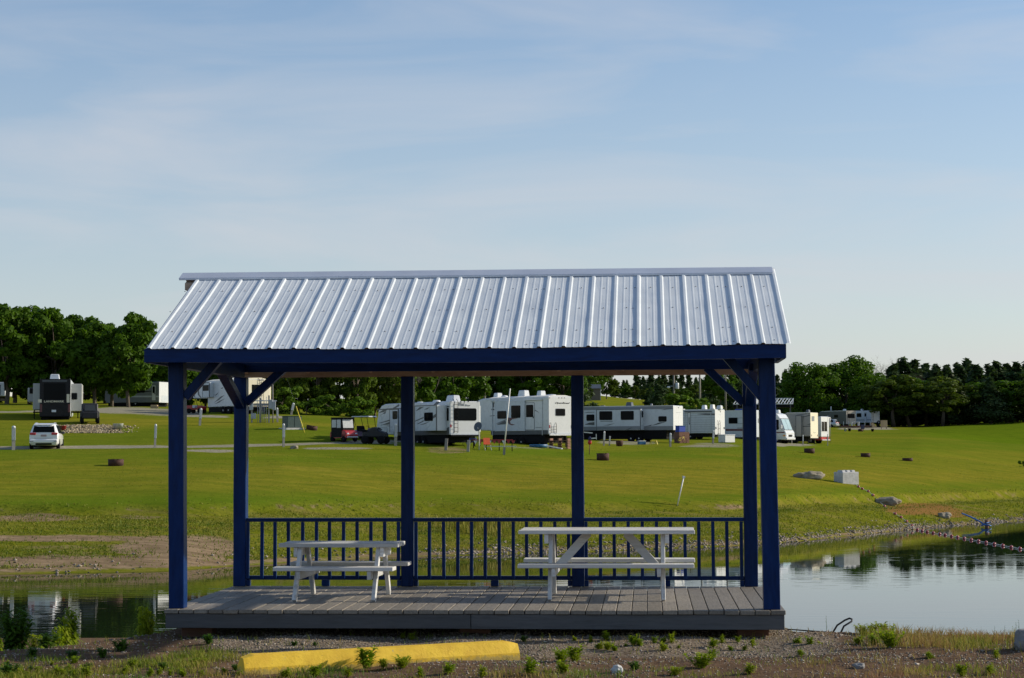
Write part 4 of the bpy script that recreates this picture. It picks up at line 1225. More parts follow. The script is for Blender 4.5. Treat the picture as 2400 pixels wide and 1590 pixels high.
# --- white truck camper
v = RVB('truck_camper', 'small white camper with tall rear windows and ladder, right of the cream trailer', 'camper', 1924.5, 207, 1914, 1944, 2.1, 976.5, z5)
L = 4.6
v.body([(0, .75), (0, v.H), (L, v.H), (L + .8, v.H - .5), (L + .8, v.H - 1.1), (L, v.H - 1.1), (L, .75)], M['rv'], .05)
v.rear_local('rear_frame', .12, v.W - .5, 1.30, 2.45, .02, M['rv'], .05)
v.rear_local('window_pane', .2, .75, 1.36, 2.40, .035, M['glass'], .04)
v.rear_local('window_pane', .85, 1.5, 1.36, 2.40, .035, M['glass'], .04)
v.lamp(.25, .55, .28, .38); v.lamp(v.W - .25, .55, .28, .38)
MB().box(0.05, v.W - .05, .1, L, .38, .76).build('truck_bed', M['redp'], v.r, bevel=.04)
v.bumper(.42, 'alu')
lx = v.W + .12
MB().tube([(lx, -.1, .1), (lx, -.1, v.H - .1), (lx - .1, .1, v.H + .1)], .025, 5).tube([(lx - .35, -.1, .1), (lx - .35, -.1, v.H - .1), (lx - .4, .1, v.H + .1)], .025, 5).build('ladder', M['alu'], v.r)
v.wheels([1.2, L - .6], .36)

# --- far pair
z6 = (1900, 930, 10.755)
v = RVB('fifth_wheel_trailer', 'distant fifth wheel trailer, its shaded side coloured dark, with tan rear and wide window', 'camper', 1983.5, 390, 1916, 2006.5, 2.5, 962.8, z6)
zb = v.B(900, 700)[1]
v.body(fifth_profile(v.L, v.H, max(zb, .7), 1.3), M['char'], .05)  # charcoal body puts the side wall's shade into its colour
v.rear_local('rear_panel', .02, v.W - .02, max(zb, .7), v.H - .02, .01, M['tan'])
v.win(925, 430, 1110, 545, side=False); v.win(590, 460, 690, 530)
v.side_local('roof_edge', .0, v.L - 1.5, v.H - .08, v.H + .02, .03, M['rvroof'])
v.side_local('window_pane', v.L - 4, v.L - 2.8, 1.9, 2.5, .02, M['glass'], 0, .08)
v.wheels([3.6, 4.5], .4); v.bumper(.7); v.ladder(.3, .7, .9, v.H, 5)
v.ac(820, 305, 890, 350, 'rv'); v.vent(6.5, 1.2, .12, 1.0, 'rv')
v = RVB('travel_trailer', 'distant white travel trailer with spare wheel on its rear and raised brown deck', 'camper', 2042.3, 396, 1990, 2062.5, 2.45, 962.5, z6)
zb = v.S(1520, 655)[1]
v.body(box_profile(v.L, v.H, zb), M['rv'], .05)
v.win(1160, 420, 1280, 515)
v.door(1350, 400, 1412, 650, 420, 505, M['rv'])
v.side_local('blue_stripe', .1, v.L - .4, 1.45, 1.6, .01, M['grey'])
v.ladder(.15, .55, zb, v.H, 5)
w_ = MB().lathe([(.2, 0), (.36, 0), (.38, .06), (.36, .16), (.2, .16)], 14, (v.W - .5, -.2, zb + .05), 1).build('spare_wheel', M['tyre'], v.r)
MB().lathe([(.2, .0), (.05, -.02)], 12, (v.W - .5, -.2, zb + .05), 1).build('rim', M['rv'], w_)
v.rearp('lettering_band', [(1590, 400), (1680, 395), (1680, 420), (1590, 425)], .015, M['grey'])
v.wheels([2.8, 3.6], .36); v.ac(1490, 285, 1550, 340); v.ac(1265, 300, 1330, 340)
# --- fifth wheel by the left posts
z7 = (430, 860, 7.635)
v = RVB('fifth_wheel_trailer', 'white fifth wheel trailer with black curved graphics and cream rear behind the left blue post', 'camper', 574, 168, 452, 631, 2.5, 889, z7)
zb = v.S(500, 725)[1]
v.body(fifth_profile(v.L, v.H, zb, v.S(220, 575)[1], 2.6), M['rv'], .06)
v.rear_local('rear_panel', .02, v.W - .02, zb, v.H - .03, .008, M['cream'])
MB().prism([(0, v.H - .01), (v.W, v.H - .01), (v.W * .7, v.H + .16), (v.W * .3, v.H + .16)], 1, .1, v.L - 2.2).build('roof_cap', M['cream'], v.r, bevel=.03)
v.underframe(.3, v.L - 2.6, zb - .45, zb + .01)
v.slide(340, 285, 460, 545, .5, M['rvg'])
v.win(350, 330, 450, 428, off=-.5, rad=.03)
for P in ([(550, 525), (630, 455), (600, 500)], [(550, 640), (660, 540), (735, 505), (640, 590)], [(560, 670), (650, 610), (738, 570), (640, 640)], [(460, 295), (548, 325), (490, 330)], [(320, 330), (262, 420), (258, 500), (300, 550), (330, 560), (285, 500), (275, 420)], [(670, 385), (700, 370), (710, 385), (680, 395)], [(195, 450), (185, 520), (210, 560), (200, 500)]):
    v.sidep('graphic_slash', P, .01, M['char'])
v.win(1222, 318, 1430, 480, side=False, rad=.05)
v.rearp('graphic_swoosh', [(1310, 240), (1350, 230), (1425, 236), (1420, 246), (1380, 244), (1375, 262), (1365, 245)], .014, M['char'])
v.wheels([2.8, 3.7], .4); v.jacks([.5, v.L - 2.7], zb); v.bumper(zb - .1)
lx0, lz0 = v.B(1350, 700); v.ladder(lx0, lx0 + .4, lz0, v.H, 6)
sl = MB().box(v.W + .003, v.W + .7, .8, 4.2, v.B(1600, 665)[1], v.B(1600, 290)[1]).build('slide_out', M['cream'], v.r, bevel=.02)
MB().prism(rrect(v.W + .22, v.W + .42, v.B(1600, 550)[1], v.B(1600, 370)[1], .04), 1, .78, .8).build('window', M['glass'], sl)
V7 = v
# --- trailer behind the left trees
z8 = (0, 700, 4.126)
v = RVB('travel_trailer', 'shaded trailer behind the left trees with a bright white rear wall', 'camper', 372.5, 208, 245, 402, 2.5, 895, z8)
zb = v.S(1530, 1005)[1]
v.body(box_profile(v.L, v.H, zb), M['grey'], .05)
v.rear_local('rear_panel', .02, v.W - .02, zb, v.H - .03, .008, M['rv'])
v.sidep('lower_stripe', [(1150, 940), (1535, 940), (1535, 955), (1150, 955)], .01, M['rvg'])
v.sidep('graphic_stripe', [(1200, 930), (1330, 900), (1530, 890), (1330, 915)], .012, M['black'])
v.door(1470, 840, 1505, 985, 850, 915, M['rv'])
v.rearp('cargo_door', [(1560, 940), (1650, 940), (1650, 998), (1560, 998)], .014, M['rvg'])
v.win(1300, 850, 1400, 910)
v.underframe(.2, v.L - .4, zb - .5, zb + .01)
v.wheels([3.0, 3.9], .38)
# --- one more at the far left edge
v = RVB('travel_trailer', 'pale trailer half hidden under the trees at the left edge', 'camper', 12, 214, -80, 20, 2.5, 896, z8)
v.body(box_profile(v.L, v.H, .8), M['rv'], .05)
v.side_local('dark_stripe', .5, 1.2, .9, v.H - .3, .012, M['grey'])
v.win(-60, 830, -20, 880); v.wheels([2.6, 3.4], .38); v.underframe(.2, v.L - .4, .4, .81)

# --- black-backed fifth wheel, seen square from behind
zL = (0, 860, 7.468)
v = RVB('fifth_wheel_trailer', 'black-backed fifth wheel trailer with grey slide-outs on both sides, white car in front', 'camper', 92.4, 155.5, 60, 164.6, 2.44, 888.5, zL, phi=R(78.6), L=11.0)
zb = v.B(900, 865)[1]
v.body(fifth_profile(v.L, v.H, zb, 1.5), M['rvg'], .05)
v.rear_local('rear_cap', .0, v.W, zb - .05, v.H, .10, M['blackrv'], .10)
(xa, za), (xb, zc_) = v.B(765, 575), v.B(1150, 290)
v.rear_local('rear_window', xa, xb, za, zc_, .115, M['glass'], .06)
(xa, za), (xb, zc_) = v.B(740, 265), v.B(1175, 232)
v.rear_local('top_trim', xa, xb, za, zc_, .13, M['char'], .03)
(xa, za), (xb, zc_) = v.B(735, 655), v.B(1215, 630)
v.rear_local('ledge', xa - .1, xb + .05, za, zc_, .16, M['blackrv'], .02)
lt = v.lettering('LANDMARK', 772, 590, 1125, 625, M['cream'], bold=.02); lt.location.y = -.13
v.rearp('license_plate', [(905, 755), (982, 755), (982, 795), (905, 795)], .125, M['plate'])
for x0, x1, y0, y1 in ((668, 730, 572, 628), (1168, 1218, 480, 628)):
    v.rearp('corner_light', [(x0, y0), (x1, y0), (x1, y1), (x0, y1)], .13, M['cream'])
for x in (.12, v.W - .12): v.lamp(x, v.B(700, 720)[1], .16, .7, 'brown')
for c in [c for c in v.r.children if c.name.startswith('tail_light')]: c.location.y = -.1
v.bumper(zb - .02)
for o in [c for c in v.r.children if c.name.startswith('bumper')]: o.location.y = -.1
MB().box(-.62, -.003, 2.0, 5.6, v.B(560, 765)[1] + .1, v.B(560, 288)[1] + .05).build('slide_out', M['rvs'], v.r, bevel=.03)
sl = MB().box(-1.25, -.003, 6.3, 9.2, v.B(430, 615)[1] + .15, v.B(430, 350)[1] + .1).build('slide_out', M['rvs'], v.r, bevel=.03)
MB().prism(rrect(-1.10, -.72, 2.33, 2.80, .06), 1, 6.27, 6.3).build('window', M['glass'], sl)
sl = MB().box(v.W + .003, v.W + .88, 1.6, 5.2, v.B(1400, 780)[1] + .05, v.B(1400, 295)[1] + .03).build('slide_out', M['rvs'], v.r, bevel=.03)
(xa, za), (xb, zc_) = v.B(1250, 575, 1.6), v.B(1350, 458, 1.6)
MB().prism(rrect(xa, xb, za, zc_, .08), 1, 1.57, 1.6).build('window', M['glass'], sl)
for x in (-.55, v.W + .5, v.W + .75): MB().box(x, x + .09, 2.1, 2.2, .0, v.B(560, 765)[1] + .12).build('slide_leg', M['black'], v.r)
MB().box(-.6, v.W + .85, 2.1, 2.25, v.B(560, 800)[1], v.B(560, 775)[1]).build('slide_rail', M['black'], v.r)
v.wheels([3.5, 4.5], .42); v.jacks([.3, 8.0], zb); v.underframe(.1, 8.2, zb - .3, zb + .01)
MB().box(.15, .75, .0, .1, -.1, zb).build('mud_flap', M['black'], v.r); MB().box(v.W - .75, v.W - .15, .0, .1, -.1, zb).build('mud_flap', M['black'], v.r)
(xa, za), (xb, zc_) = v.B(872, 192, 1.0), v.B(1045, 130, 1.0)
MB().prism([(xa, v.H - .01), (xb, v.H - .01), (xb - .06, zc_), (xa + .06, zc_)], 1, 1.0, 1.9).build('air_conditioner', M['rv'], v.r, bevel=.04)
VL = v

# ------------------------------------------------------------------ cars and carts
def car(name, label, loc, rz, L, W, H, mat, pickup=False, group=None, plate='plater'):
    r = thing(name, label, 'car', loc, rz, group)
    hw = W / 2
    #      y,   belt z, belt hw, roof z, roof hw, low z
    st = [(0.00, .95, .90, 1.02, .80, .34), (.05, 1.02, .96, 1.12, .82, .30), (.30, 1.05, .98, H - .12, .72, .26), (.62, 1.05, 1.0, H - .02, .70, .26), (1.6, 1.04, 1.0, H, .71, .24), (2.6, 1.02, 1.0, H - .03, .70, .24), (3.15, 1.01, 1.0, H - .32, .68, .24), (3.55, .99, .99, 1.03, .80, .24), (4.3, .93, .97, .96, .78, .26), (L - .15, .82, .90, .86, .70, .30), (L, .62, .80, .66, .62, .36)]
    m_ = MB(); n = 0
    for y, bz, bw_, rz_, rw, lz in st:
        half = [(hw * .86 * bw_, lz), (hw * bw_, lz + .16), (hw * bw_ * 1.0, .70), (hw * bw_ * .985, bz), (hw * rw + .03, rz_ - .06), (hw * rw * .93, rz_), (hw * rw * .5, rz_ + .015)]
        ring = [(x, z) for x, z in half] + [(-x, z) for x, z in half[::-1]]
        n = len(ring)
        m_.v += [(x, y, z) for x, z in ring]
    for i in range(len(st) - 1):
        for k in range(n):
            m_.f.append([i * n + k, i * n + (k + 1) % n, (i + 1) * n + (k + 1) % n, (i + 1) * n + k]); m_.sm.append(True)
    m_.f += [list(range(n))[::-1], [(len(st) - 1) * n + k for k in range(n)]]; m_.sm += [False] * 2
    m_.build('body', mat, r)
    # rear window, following the hatch
    def q(name, pts, mt, th=.012):
        pts = [Vector(p) for p in pts]; nn = (pts[1] - pts[0]).cross(pts[2] - pts[0]).normalized()
        b = MB().add([p + nn * th for p in pts] + [p - nn * .02 for p in pts], [tuple(range(len(pts))), tuple(range(len(pts), 2 * len(pts)))[::-1]] + [(i, len(pts) + i, len(pts) + (i + 1) % len(pts), (i + 1) % len(pts)) for i in range(len(pts))])
        return b.build(name, mt, r)
    q('rear_window', [(-hw * .74, .045, 1.16), (hw * .74, .045, 1.16), (hw * .66, .31, H - .17), (-hw * .66, .31, H - .17)], M['glass'], .03)
    for s in (1, -1):
        P = [(s * hw * .955, .55, 1.10), (s * hw * .965, 2.0, 1.09), (s * hw * .97, 3.3, 1.07), (s * hw * .78, 2.85, H - .17), (s * hw * .75, 1.6, H - .10), (s * hw * .76, .72, H - .13)]
        q('side_window', P if s > 0 else P[::-1], M['glass'], .03)
        MB().box(s * hw * .52 - .0, s * hw * .93, -.035, .12, .97, 1.13).build('tail_light', M['red'], r, bevel=.03) if s > 0 else MB().box(-hw * .93, -hw * .52, -.035, .12, .97, 1.13).build('tail_light', M['red'], r, bevel=.03)
        MB().box(*sorted((s * hw * .98, s * hw * 1.18)), 2.75, 2.95, 1.05, 1.22).build('mirror', M['dgrey'], r, bevel=.04)
    MB().box(-hw * .93, hw * .93, -.10, .12, .42, .68).build('bumper', mat, r, bevel=.05)
    MB().box(-hw * .55, hw * .55, -.06, .1, .30, .415).build('lower_valance', M['black'], r, bevel=.03)
    for s in (-1, 1): MB().box(s * hw * .8 - .12, s * hw * .8 + .12, -.112, -.05, .53, .57).build('reflector', M['char'], r)
    MB().box(-.19, .19, -.02, .03, .86, 1.0).build('license_plate', M[plate], r)
    MB().box(-hw * .62, hw * .62, -.03, .02, .745, .775).build('hatch_seam', M['silver'], r)
    for y in (.95, 3.85):
        for s in (-1, 1):
            x = s * (hw - .1) - .11
            w = MB().lathe([(.22, 0), (.34, 0), (.37, .05), (.37, .17), (.34, .22), (.22, .22)], 18, (x, y, .37), 0).build('wheel', M['tyre'], r)
            MB().lathe([(.23, .005), (.18, .03), (.05, .0)] if s < 0 else [(.05, .22), (.18, .19), (.23, .215)], 14, (x, y, .37), 0).build('rim', M['rim'], w)
    if not pickup:
        for s in (-1, 1): MB().tube([(s * hw * .62, .75, H + .01), (s * hw * .63, 1.0, H + .05), (s * hw * .63, 2.4, H + .05), (s * hw * .62, 2.6, H)], .02, 5).build('roof_rail', M['alu'], r)
        MB().prism([(.30, H - .05), (.22, H - .09), (.55, H - .0), (.62, H + .012)], 0, -hw * .66, hw * .66).build('spoiler', mat, r)
    return r
p = at(102, 130.3)
c_ = car('sport_utility_vehicle', 'white sport utility vehicle parked on the gravel lane, seen from behind', p, R(8.5), 4.75, 1.97, 1.76, M['wpaint'])
p = at(1963, 383)
car('pickup_truck', 'silver and dark pickup parked before the distant dark trailer', p, R(60), 4.9, 1.9, 1.7, M['silver'], True)

# black covered buggy beside the black-backed trailer
p = at(211, 150.5)
r = thing('covered_buggy', 'off-road buggy under a black fitted cover beside the black-backed trailer', 'buggy', p, R(14))
m_ = MB()
prof = [(0, .42), (0, .95), (.25, 1.05), (.55, 1.62), (1.9, 1.66), (2.3, 1.15), (3.0, 1.0), (3.05, .45)]
m_.prism(prof, 0, -.62, .62)
m_.prism([(.05, .5), (.05, 1.0), (3.0, .95), (3.0, .5)], 0, -.72, .72)
m_.build('fitted_cover', M['cover'], r, bevel=.07)
MB().prism([(-.42, 1.05), (.42, 1.05), (.36, 1.5), (-.36, 1.5)], 1, .12, .3).build('rear_panel', M['char'], r)
for x in (-.72, .48):
    for y in (.45, 2.5):
        MB().lathe([(.15, 0), (.30, 0), (.32, .06), (.32, .2), (.30, .25), (.15, .25)], 14, (x, y, .32), 0).build('wheel', M['tyre'], r)

def golf_cart(name, label, px, d, rz, s, enclosed, bodymat, roofmat):
    r = thing(name, label, 'golf cart', at(px, d), rz, 'golf carts by the gravel lane')
    r.scale = (s, s, s)
    # local: front toward -y, x across
    MB().prism([(-1.15, .28), (-1.2, .55), (-1.0, .82), (-.55, .92), (-.5, .35), (.45, .3), (.45, .72), (1.15, .78), (1.2, .35)], 0, -.56, .56).build('body', bodymat, r, bevel=.04)
    MB().prism([(.0, .45), (.0, .78), (.45, .80), (.52, 1.12), (.62, 1.12), (.6, .45)], 0, -.5, .5).build('seat', M['black'], r, bevel=.04)
    MB().prism([(-.75, 1.82), (-.6, 1.9), (1.05, 1.9), (1.1, 1.82)], 0, -.58, .58).build('roof', roofmat, r, bevel=.03)
    for x in (-.5, .5):
        MB().tube([(x, -.62, .9), (x, -.45, 1.84)], .022, 5).build('strut', M['black'], r)
        MB().tube([(x, .95, .75), (x, .72, 1.2), (x, .9, 1.84)], .022, 5).build('strut', M['black'], r)
    for x in (-.6, .4):
        for y in (-.82, .82):
            w = MB().lathe([(.1, 0), (.21, 0), (.23, .05), (.23, .15), (.21, .2), (.1, .2)], 12, (x, y, .23), 0).build('wheel', M['tyre'], r)
            MB().lathe([(.1, .01), (.02, .0)], 10, (x, y, .23), 0).build('rim', M['rim'], w)
    MB().tube([(-.25, -.6, .9), (-.25, -.35, 1.08)], .02, 5).lathe([(.16, 0), (.18, .015), (.16, .03)], 12, (-.25, -.35, 1.07)).build('steering_wheel', M['black'], r)
    for x in (-.38, .38): MB().box(x - .09, x + .09, -1.2, -1.12, .58, .68).build('headlight', M['plate'], r, bevel=.02)
    MB().box(-.5, .5, -1.28, -1.16, .30, .42).build('bumper', M['silver'], r, bevel=.03)
    if enclosed:
        MB().prism([(-.62, .93), (-.46, 1.82), (-.42, 1.82), (-.58, .93)], 0, -.55, .55).build('windscreen_frame', M['black'], r)
        MB().prism([(-.615, 1.08), (-.49, 1.75), (-.51, 1.75), (-.635, 1.08)], 0, -.47, .47).build('windscreen', M['vinyl'], r)
        for x in (-.57, .555):
            MB().box(x, x + .015, -.55, .95, .35, 1.85).build('side_curtain', M['black'], r)
            xo = x - .012 if x < 0 else x + .012
            MB().box(xo, xo + .015, -.42, .12, 1.08, 1.72).build('curtain_window', M['vinyl'], r)
            MB().box(xo, xo + .015, .22, .85, 1.12, 1.72).build('curtain_window', M['vinyl'], r)
        MB().box(-.55, .55, .94, .96, .75, 1.85).build('rear_curtain', M['black'], r)
    return r
golf_cart('golf_cart', 'red golf cart with black roof and clear side curtains on the lane', 806, 138.5, R(38), .92, True, M['redp'], M['black'])
golf_cart('golf_cart', 'purple open golf cart with thin white roof, left of the slashed trailer', 858, 141, R(58), .90, False, M['purple'], M['rv'])
# dark utility quad before the trailer
r = thing('quad_bike', 'black quad bike under a dark cloth before the slashed trailer', 'quad bike', at(880, 136), R(70))
MB().prism([(-.9, .45), (-.85, .8), (-.35, .95), (-.1, 1.2), (.25, 1.15), (.4, .95), (.9, .9), (.95, .45)], 0, -.35, .35).build('body', M['cover'], r, bevel=.08)
MB().tube([(-.36, -.35, 1.0), (0, -.25, 1.15), (.36, -.35, 1.0)], .03, 6).build('handlebar', M['black'], r)
MB().box(-.4, .4, .5, 1.0, .92, .98).build('rack', M['black'], r)
for x in (-.55, .33):
    for y in (-.62, .62):
        MB().lathe([(.12, 0), (.26, 0), (.29, .05), (.29, .17), (.26, .22), (.12, .22)], 12, (x, y, .29), 0).build('wheel', M['tyre'], r)
# red utility vehicle far left
r = thing('utility_cart', 'red utility cart parked under the nose of the curved-graphics trailer', 'cart', at(461, 171), R(70))
r.scale = (.75, .75, .75)
MB().prism([(-1.0, .4), (-1.05, .8), (-.4, .95), (-.3, .5), (.3, .5), (.3, .95), (1.05, .95), (1.1, .45)], 0, -.55, .55).build('body', M['redp'], r, bevel=.05)
MB().tube([(-.5, -.4, .9), (-.5, -.1, 1.7), (-.5, .5, 1.7), (-.5, .7, .9)], .03, 5).tube([(.5, -.4, .9), (.5, -.1, 1.7), (.5, .5, 1.7), (.5, .7, .9)], .03, 5).build('roll_bar', M['black'], r)
MB().box(-.5, .5, .0, .35, .6, .95).build('seat', M['rvg'], r, bevel=.05)
for x in (-.65, .42):
    for y in (-.7, .75):
        MB().lathe([(.12, 0), (.27, 0), (.3, .05), (.3, .18), (.27, .23), (.12, .23)], 12, (x, y, .3), 0).build('wheel', M['tyre'], r)
# ------------------------------------------------------------------ small things on the hillside
def hookup(px, d, h, label, lean=0.0, w=.16, two=True, cap=True):
    r = thing('hookup_post', label, 'utility post', at(px, d), R(20), 'camp site hook-up posts')
    m_ = MB()
    m_.beam((0, 0, -.1), (lean * .55, 0, h * .55), w * (.9 if two else 1), w * .7, (0, 1, 0))
    m_.build('wood_post', M['treated'], r)
    MB().beam((lean * .40, -.03, h * .40), (lean * .92, -.03, h * .92), w, w * .8, (0, 1, 0)).build('power_box', M['galv'], r, bevel=.01)
    if cap: MB().lathe([(w * .35, 0), (w * .52, .04), (w * .5, .12), (w * .2, .17)], 10, (lean * .95, -.02, h * .90)).build('lamp_cap', M['rv'], r)
    return r
hookup(31.5, 129.5, 1.62, 'grey hook-up post with white lamp cap left of the white car', w=.24)
hookup(363, 131.5, 1.60, 'thin hook-up post at the lane, just left of the front left blue post', .05, .15)
hookup(468, 151, 1.32, 'hook-up post below the white curved-graphics trailer', .10, .19)
hookup(664.5, 131, 1.58, 'hook-up post at the lane in front of the green transformer box', .0, .16)
hookup(650.5, 156, 1.12, 'hook-up post right of the meter rack', -.04, .15)
hookup(682, 168, .98, 'leaning hook-up post on the skyline in front of the trees', .22, .20)
hookup(927, 134.4, 1.55, 'hook-up post against the second blue post before the slashed trailer', .02, .2)
hookup(1415, 158, 1.12, 'pale hook-up post left of the rusty planter barrel', .06, .14)
hookup(1428, 159, .85, 'short bent hook-up post beside the pale one', .05, .10, cap=False)
hookup(1571, 164, 1.10, 'grey hook-up post at the corner of the long trailer', .02, .17)
hookup(1671, 172, 1.15, 'grey hook-up post left of the white storage chest', .06, .16)
hookup(1882, 196, 1.0, 'thin hook-up post below the cream trailer', .0, .10)
hookup(1856, 201, .9, 'short dark hook-up post at the motorhome bumper', .0, .08, cap=False)
hookup(1940, 200, 1.3, 'thin dark hook-up post right of the small white camper', .0, .08, cap=False)
# meter rack with tall pole
r = thing('meter_rack', 'rack of electric meters and conduits on posts left of the green box', 'meter rack', at(612, 155), R(10))
for x, h in ((-.75, 2.35), (-.05, 2.0), (.62, 2.2)):
    MB().box(x - .06, x + .06, -.06, .06, -.2, h).build('post', M['treated'], r)
MB().box(-1.05, 1.25, -.09, -.03, 1.72, 1.80).build('cross_arm', M['rv'], r)
MB().box(-.8, .75, -.1, -.062, 1.35, 1.55).build('board', M['treated'], r)
for x, z0, z1, w in ((-.8, 1.0, 1.8, .3), (-.62, .3, .75, .42), (.75, 1.1, 1.85, .32), (1.02, 1.0, 1.7, .26)):
    MB().box(x - w / 2, x + w / 2, -.26, -.10, z0, z1).build('meter_box', M['galv'], r, bevel=.02)
for k in range(6):
    x = -.28 + k * .14
    MB().tube([(x, -.13, -.1), (x, -.13, 1.5 + .3 * (k % 3))], .022, 5).build('conduit', M['galv'], r)
MB().tube([(.95, 0, -.2), (.92, 0, 3.4)], [.05, .04], 7).build('mast', M['pole'], r)
# green transformer
r = thing('transformer_box', 'dark green padmount transformer box on the slope', 'transformer', at(684, 149), R(32))
MB().box(-.6, .6, -.5, .5, .08, .95).build('cabinet', M['green'], r, bevel=.03)
MB().box(-.63, .63, -.53, .53, .951, 1.0).build('lid', M['green'], r, bevel=.02)
MB().box(-.008, .008, -.512, -.5, .15, .92).build('door_seam', M['black'], r)
MB().box(-.8, .8, -.7, .7, -.3, .08).build('pad', M['conc'], r)
# guy wire marker
r = thing('guy_wire_marker', 'slanting yellow guy wire guard right of the green box', 'guy wire', at(714, 146), R(0))
top = PW(694, 953, 147.5) - r.location; top = Vector(top)
MB().tube([(0, 0, -.05), top], .04, 6).build('guard', M['yellow'], r)
MB().tube([top, top + (top.normalized() * 5.5)], .006, 4).build('wire', M['char'], r)
# fire rings
def fire_ring(px, d, wpx, hpx, label, tilt=0.0, sunk=0.0):
    p = at(px, d)
    w = wpx * d / F; h = hpx * d / F
    r = MB().lathe([(w / 2 * .96, 0), (w / 2, .0), (w / 2 * 1.0, h), (w / 2 * .96, h), (w / 2 * .95, .02)], 24, close=True)
    for k in range(6):
        a = k * math.pi / 3
        r.box(w / 2 * math.cos(a) - .03, w / 2 * math.cos(a) + .03, w / 2 * math.sin(a) - .03, w / 2 * math.sin(a) + .03, h - .02, h + .005)
    o = r.build('fire_ring', M['rust'], None)
    o.location = (p.x, p.y, p.z - .02 - sunk); o.rotation_euler = (0, tilt, 0)
    tag(o, label, 'fire ring', 'rusty steel fire rings on the lawn')
fire_ring(271.5, 113, 36, 16, 'rusty fire ring on the lawn left of the front left blue post')
fire_ring(1413, 134, 29, 17, 'rusty fire ring on the lawn right of the third blue post')
fire_ring(1897, 168, 24.5, 11.5, 'rusty fire ring on the lawn just right of the pavilion')
fire_ring(2028.5, 169, 22, 9.5, 'rusty fire ring on the lawn below the distant blue chair')
fire_ring(2127, 166, 24, 7, 'flat dark fire ring, rightmost on the lawn')
fire_ring(730, 149, 26, 11, 'tilted rusty fire ring right of the green box', R(9))
fire_ring(2017, 330, 12, 6, 'small dark fire ring beside the distant blue chair')
# rocks
def rock(px, d, sx, sy, sz, label, mat, seed, rz=0.0, name='boulder', cat='rock'):
    bm = bmesh.new(); bmesh.ops.create_icosphere(bm, subdivisions=4, radius=1)
    rr = random.Random(seed); off = Vector((rr.random() * 20, rr.random() * 20, rr.random() * 20))
    from mathutils import noise as mn
    for v_ in bm.verts:
        n = mn.noise(v_.co * 1.1 + off) * .42 + mn.noise(v_.co * 2.6 + off) * .22 + mn.noise(v_.co * 6.0 + off) * .09
        c = v_.co * (1 + n)
        c = Vector((c.x, c.y, max(-.8, min(.92 + .15 * c.x, c.z))))
        v_.co = Vector((c.x * sx, c.y * sy, (c.z + .55) * sz))
    me_ = bpy.data.meshes.new(name); bm.to_mesh(me_); bm.free()
    for p_ in me_.polygons: p_.use_smooth = True
    me_.materials.append(mat)
    p = at(px, d)
    o = link(name, me_, None, None, (p.x, p.y, p.z - .12 * sz), (0, 0, rz))
    return tag(o, label, cat)
rock(1897, 126.5, .86, .5, .36, 'long pale boulder left of the white concrete block', M['stone'], 3, R(4))
rock(2082, 121.5, .76, .5, .36, 'pale boulder right of the white concrete block', M['stone'], 5, R(-12))
rock(2213, 117.5, .40, .35, .24, 'small pale boulder beside the red clay patch', M['stone'], 8)
rock(2408, 16.7, .14, .14, .13, 'grey boulder at the right edge of the gravel', M['stoneg'], 12)
rock(1445, 15.6, .042, .04, .045, 'small pale stone on the dirt near the deck', M['conc'], 14, name='stone')
rock(2013, 15.7, .05, .04, .03, 'flat grey stone at the front right of the gravel', M['stoneg'], 15, name='stone')
rock(690, 129, .26, .2, .16, 'lone pale rock on the lawn below the lane', M['stone'], 17, name='stone')
rock(2335, 112.6, .2, .16, .2, 'squared grey stone at the far right shore', M['stoneg'], 19, name='stone')
# white concrete block
p = at(1985, 127)
r = thing('concrete_block', 'large white concrete block with knobs on top by the shore', 'concrete block', p, R(28))
bh = PW(1985, 1106.5, 127).z - p.z
MB().box(-.72, .62, -.48, .48, -.12, bh).build('block', M['conc'], r, bevel=.03)
for x in (-.45, -.05, .35):
    MB().prism([(-.3, bh - .01), (.3, bh - .01), (.22, bh + .12), (-.22, bh + .12)], 0, x - .11, x + .11).build('knob', M['conc'], r)
# leaning white stake
r = thing('stake', 'thin white stake leaning on the lawn left of the right posts', 'stake', at(1587, 106.2), 0)
t = PW(1603, 1116, 106.2) - Vector(r.location)
MB().tube([(0, 0, -.1), t], .035, 6).build('shaft', M['pvc'], r)
MB().beam(t * .93, t * 1.0, .16, .03, (0, 1, 0)).build('tag', M['pvc'], r)
# white pole in front of the tall trailer
r = thing('flag_pole', 'tall leaning white pole in front of the tall white trailer', 'pole', at(1180.5, 131.5), 0)
t = PW(1195.5, 911, 131.5) - Vector(r.location)
MB().tube([(.02, 0, .3), t], .045, 7).build('pole', M['pvc'], r)
MB().beam((0, 0, -.1), t * .115, .14, .1, (0, 1, 0)).build('wood_base', M['treated'], r)
MB().beam((.07, 0, -.1), t * .11 + Vector((.06, 0, 0)), .05, .08, (0, 1, 0)).build('wood_base', M['treated'], r)
# satellite dish
r = thing('satellite_dish', 'dark satellite dish on a white stand beside the slashed trailer', 'satellite dish', at(1122, 133.5), R(-20))
dc = Vector((0, 0, PW(1121, 1001, 133.5).z - r.location.z))
prof = [(.02, 0), (.16, .02), (.30, .07), (.34, .10)]
me_ = MB().lathe(prof, 16).mesh('dish', M['char'])
link('dish', me_, None, r, dc, (R(75), 0, R(-15)))
MB().tube([(0, .1, -.1), (0, .1, dc.z - .1), (0, 0, dc.z)], .05, 6).build('stand', M['pvc'], r)
MB().tube([dc + Vector((0, 0, -.3)), dc + Vector((.1, -.45, -.05))], .02, 5).build('feed_arm', M['galv'], r)
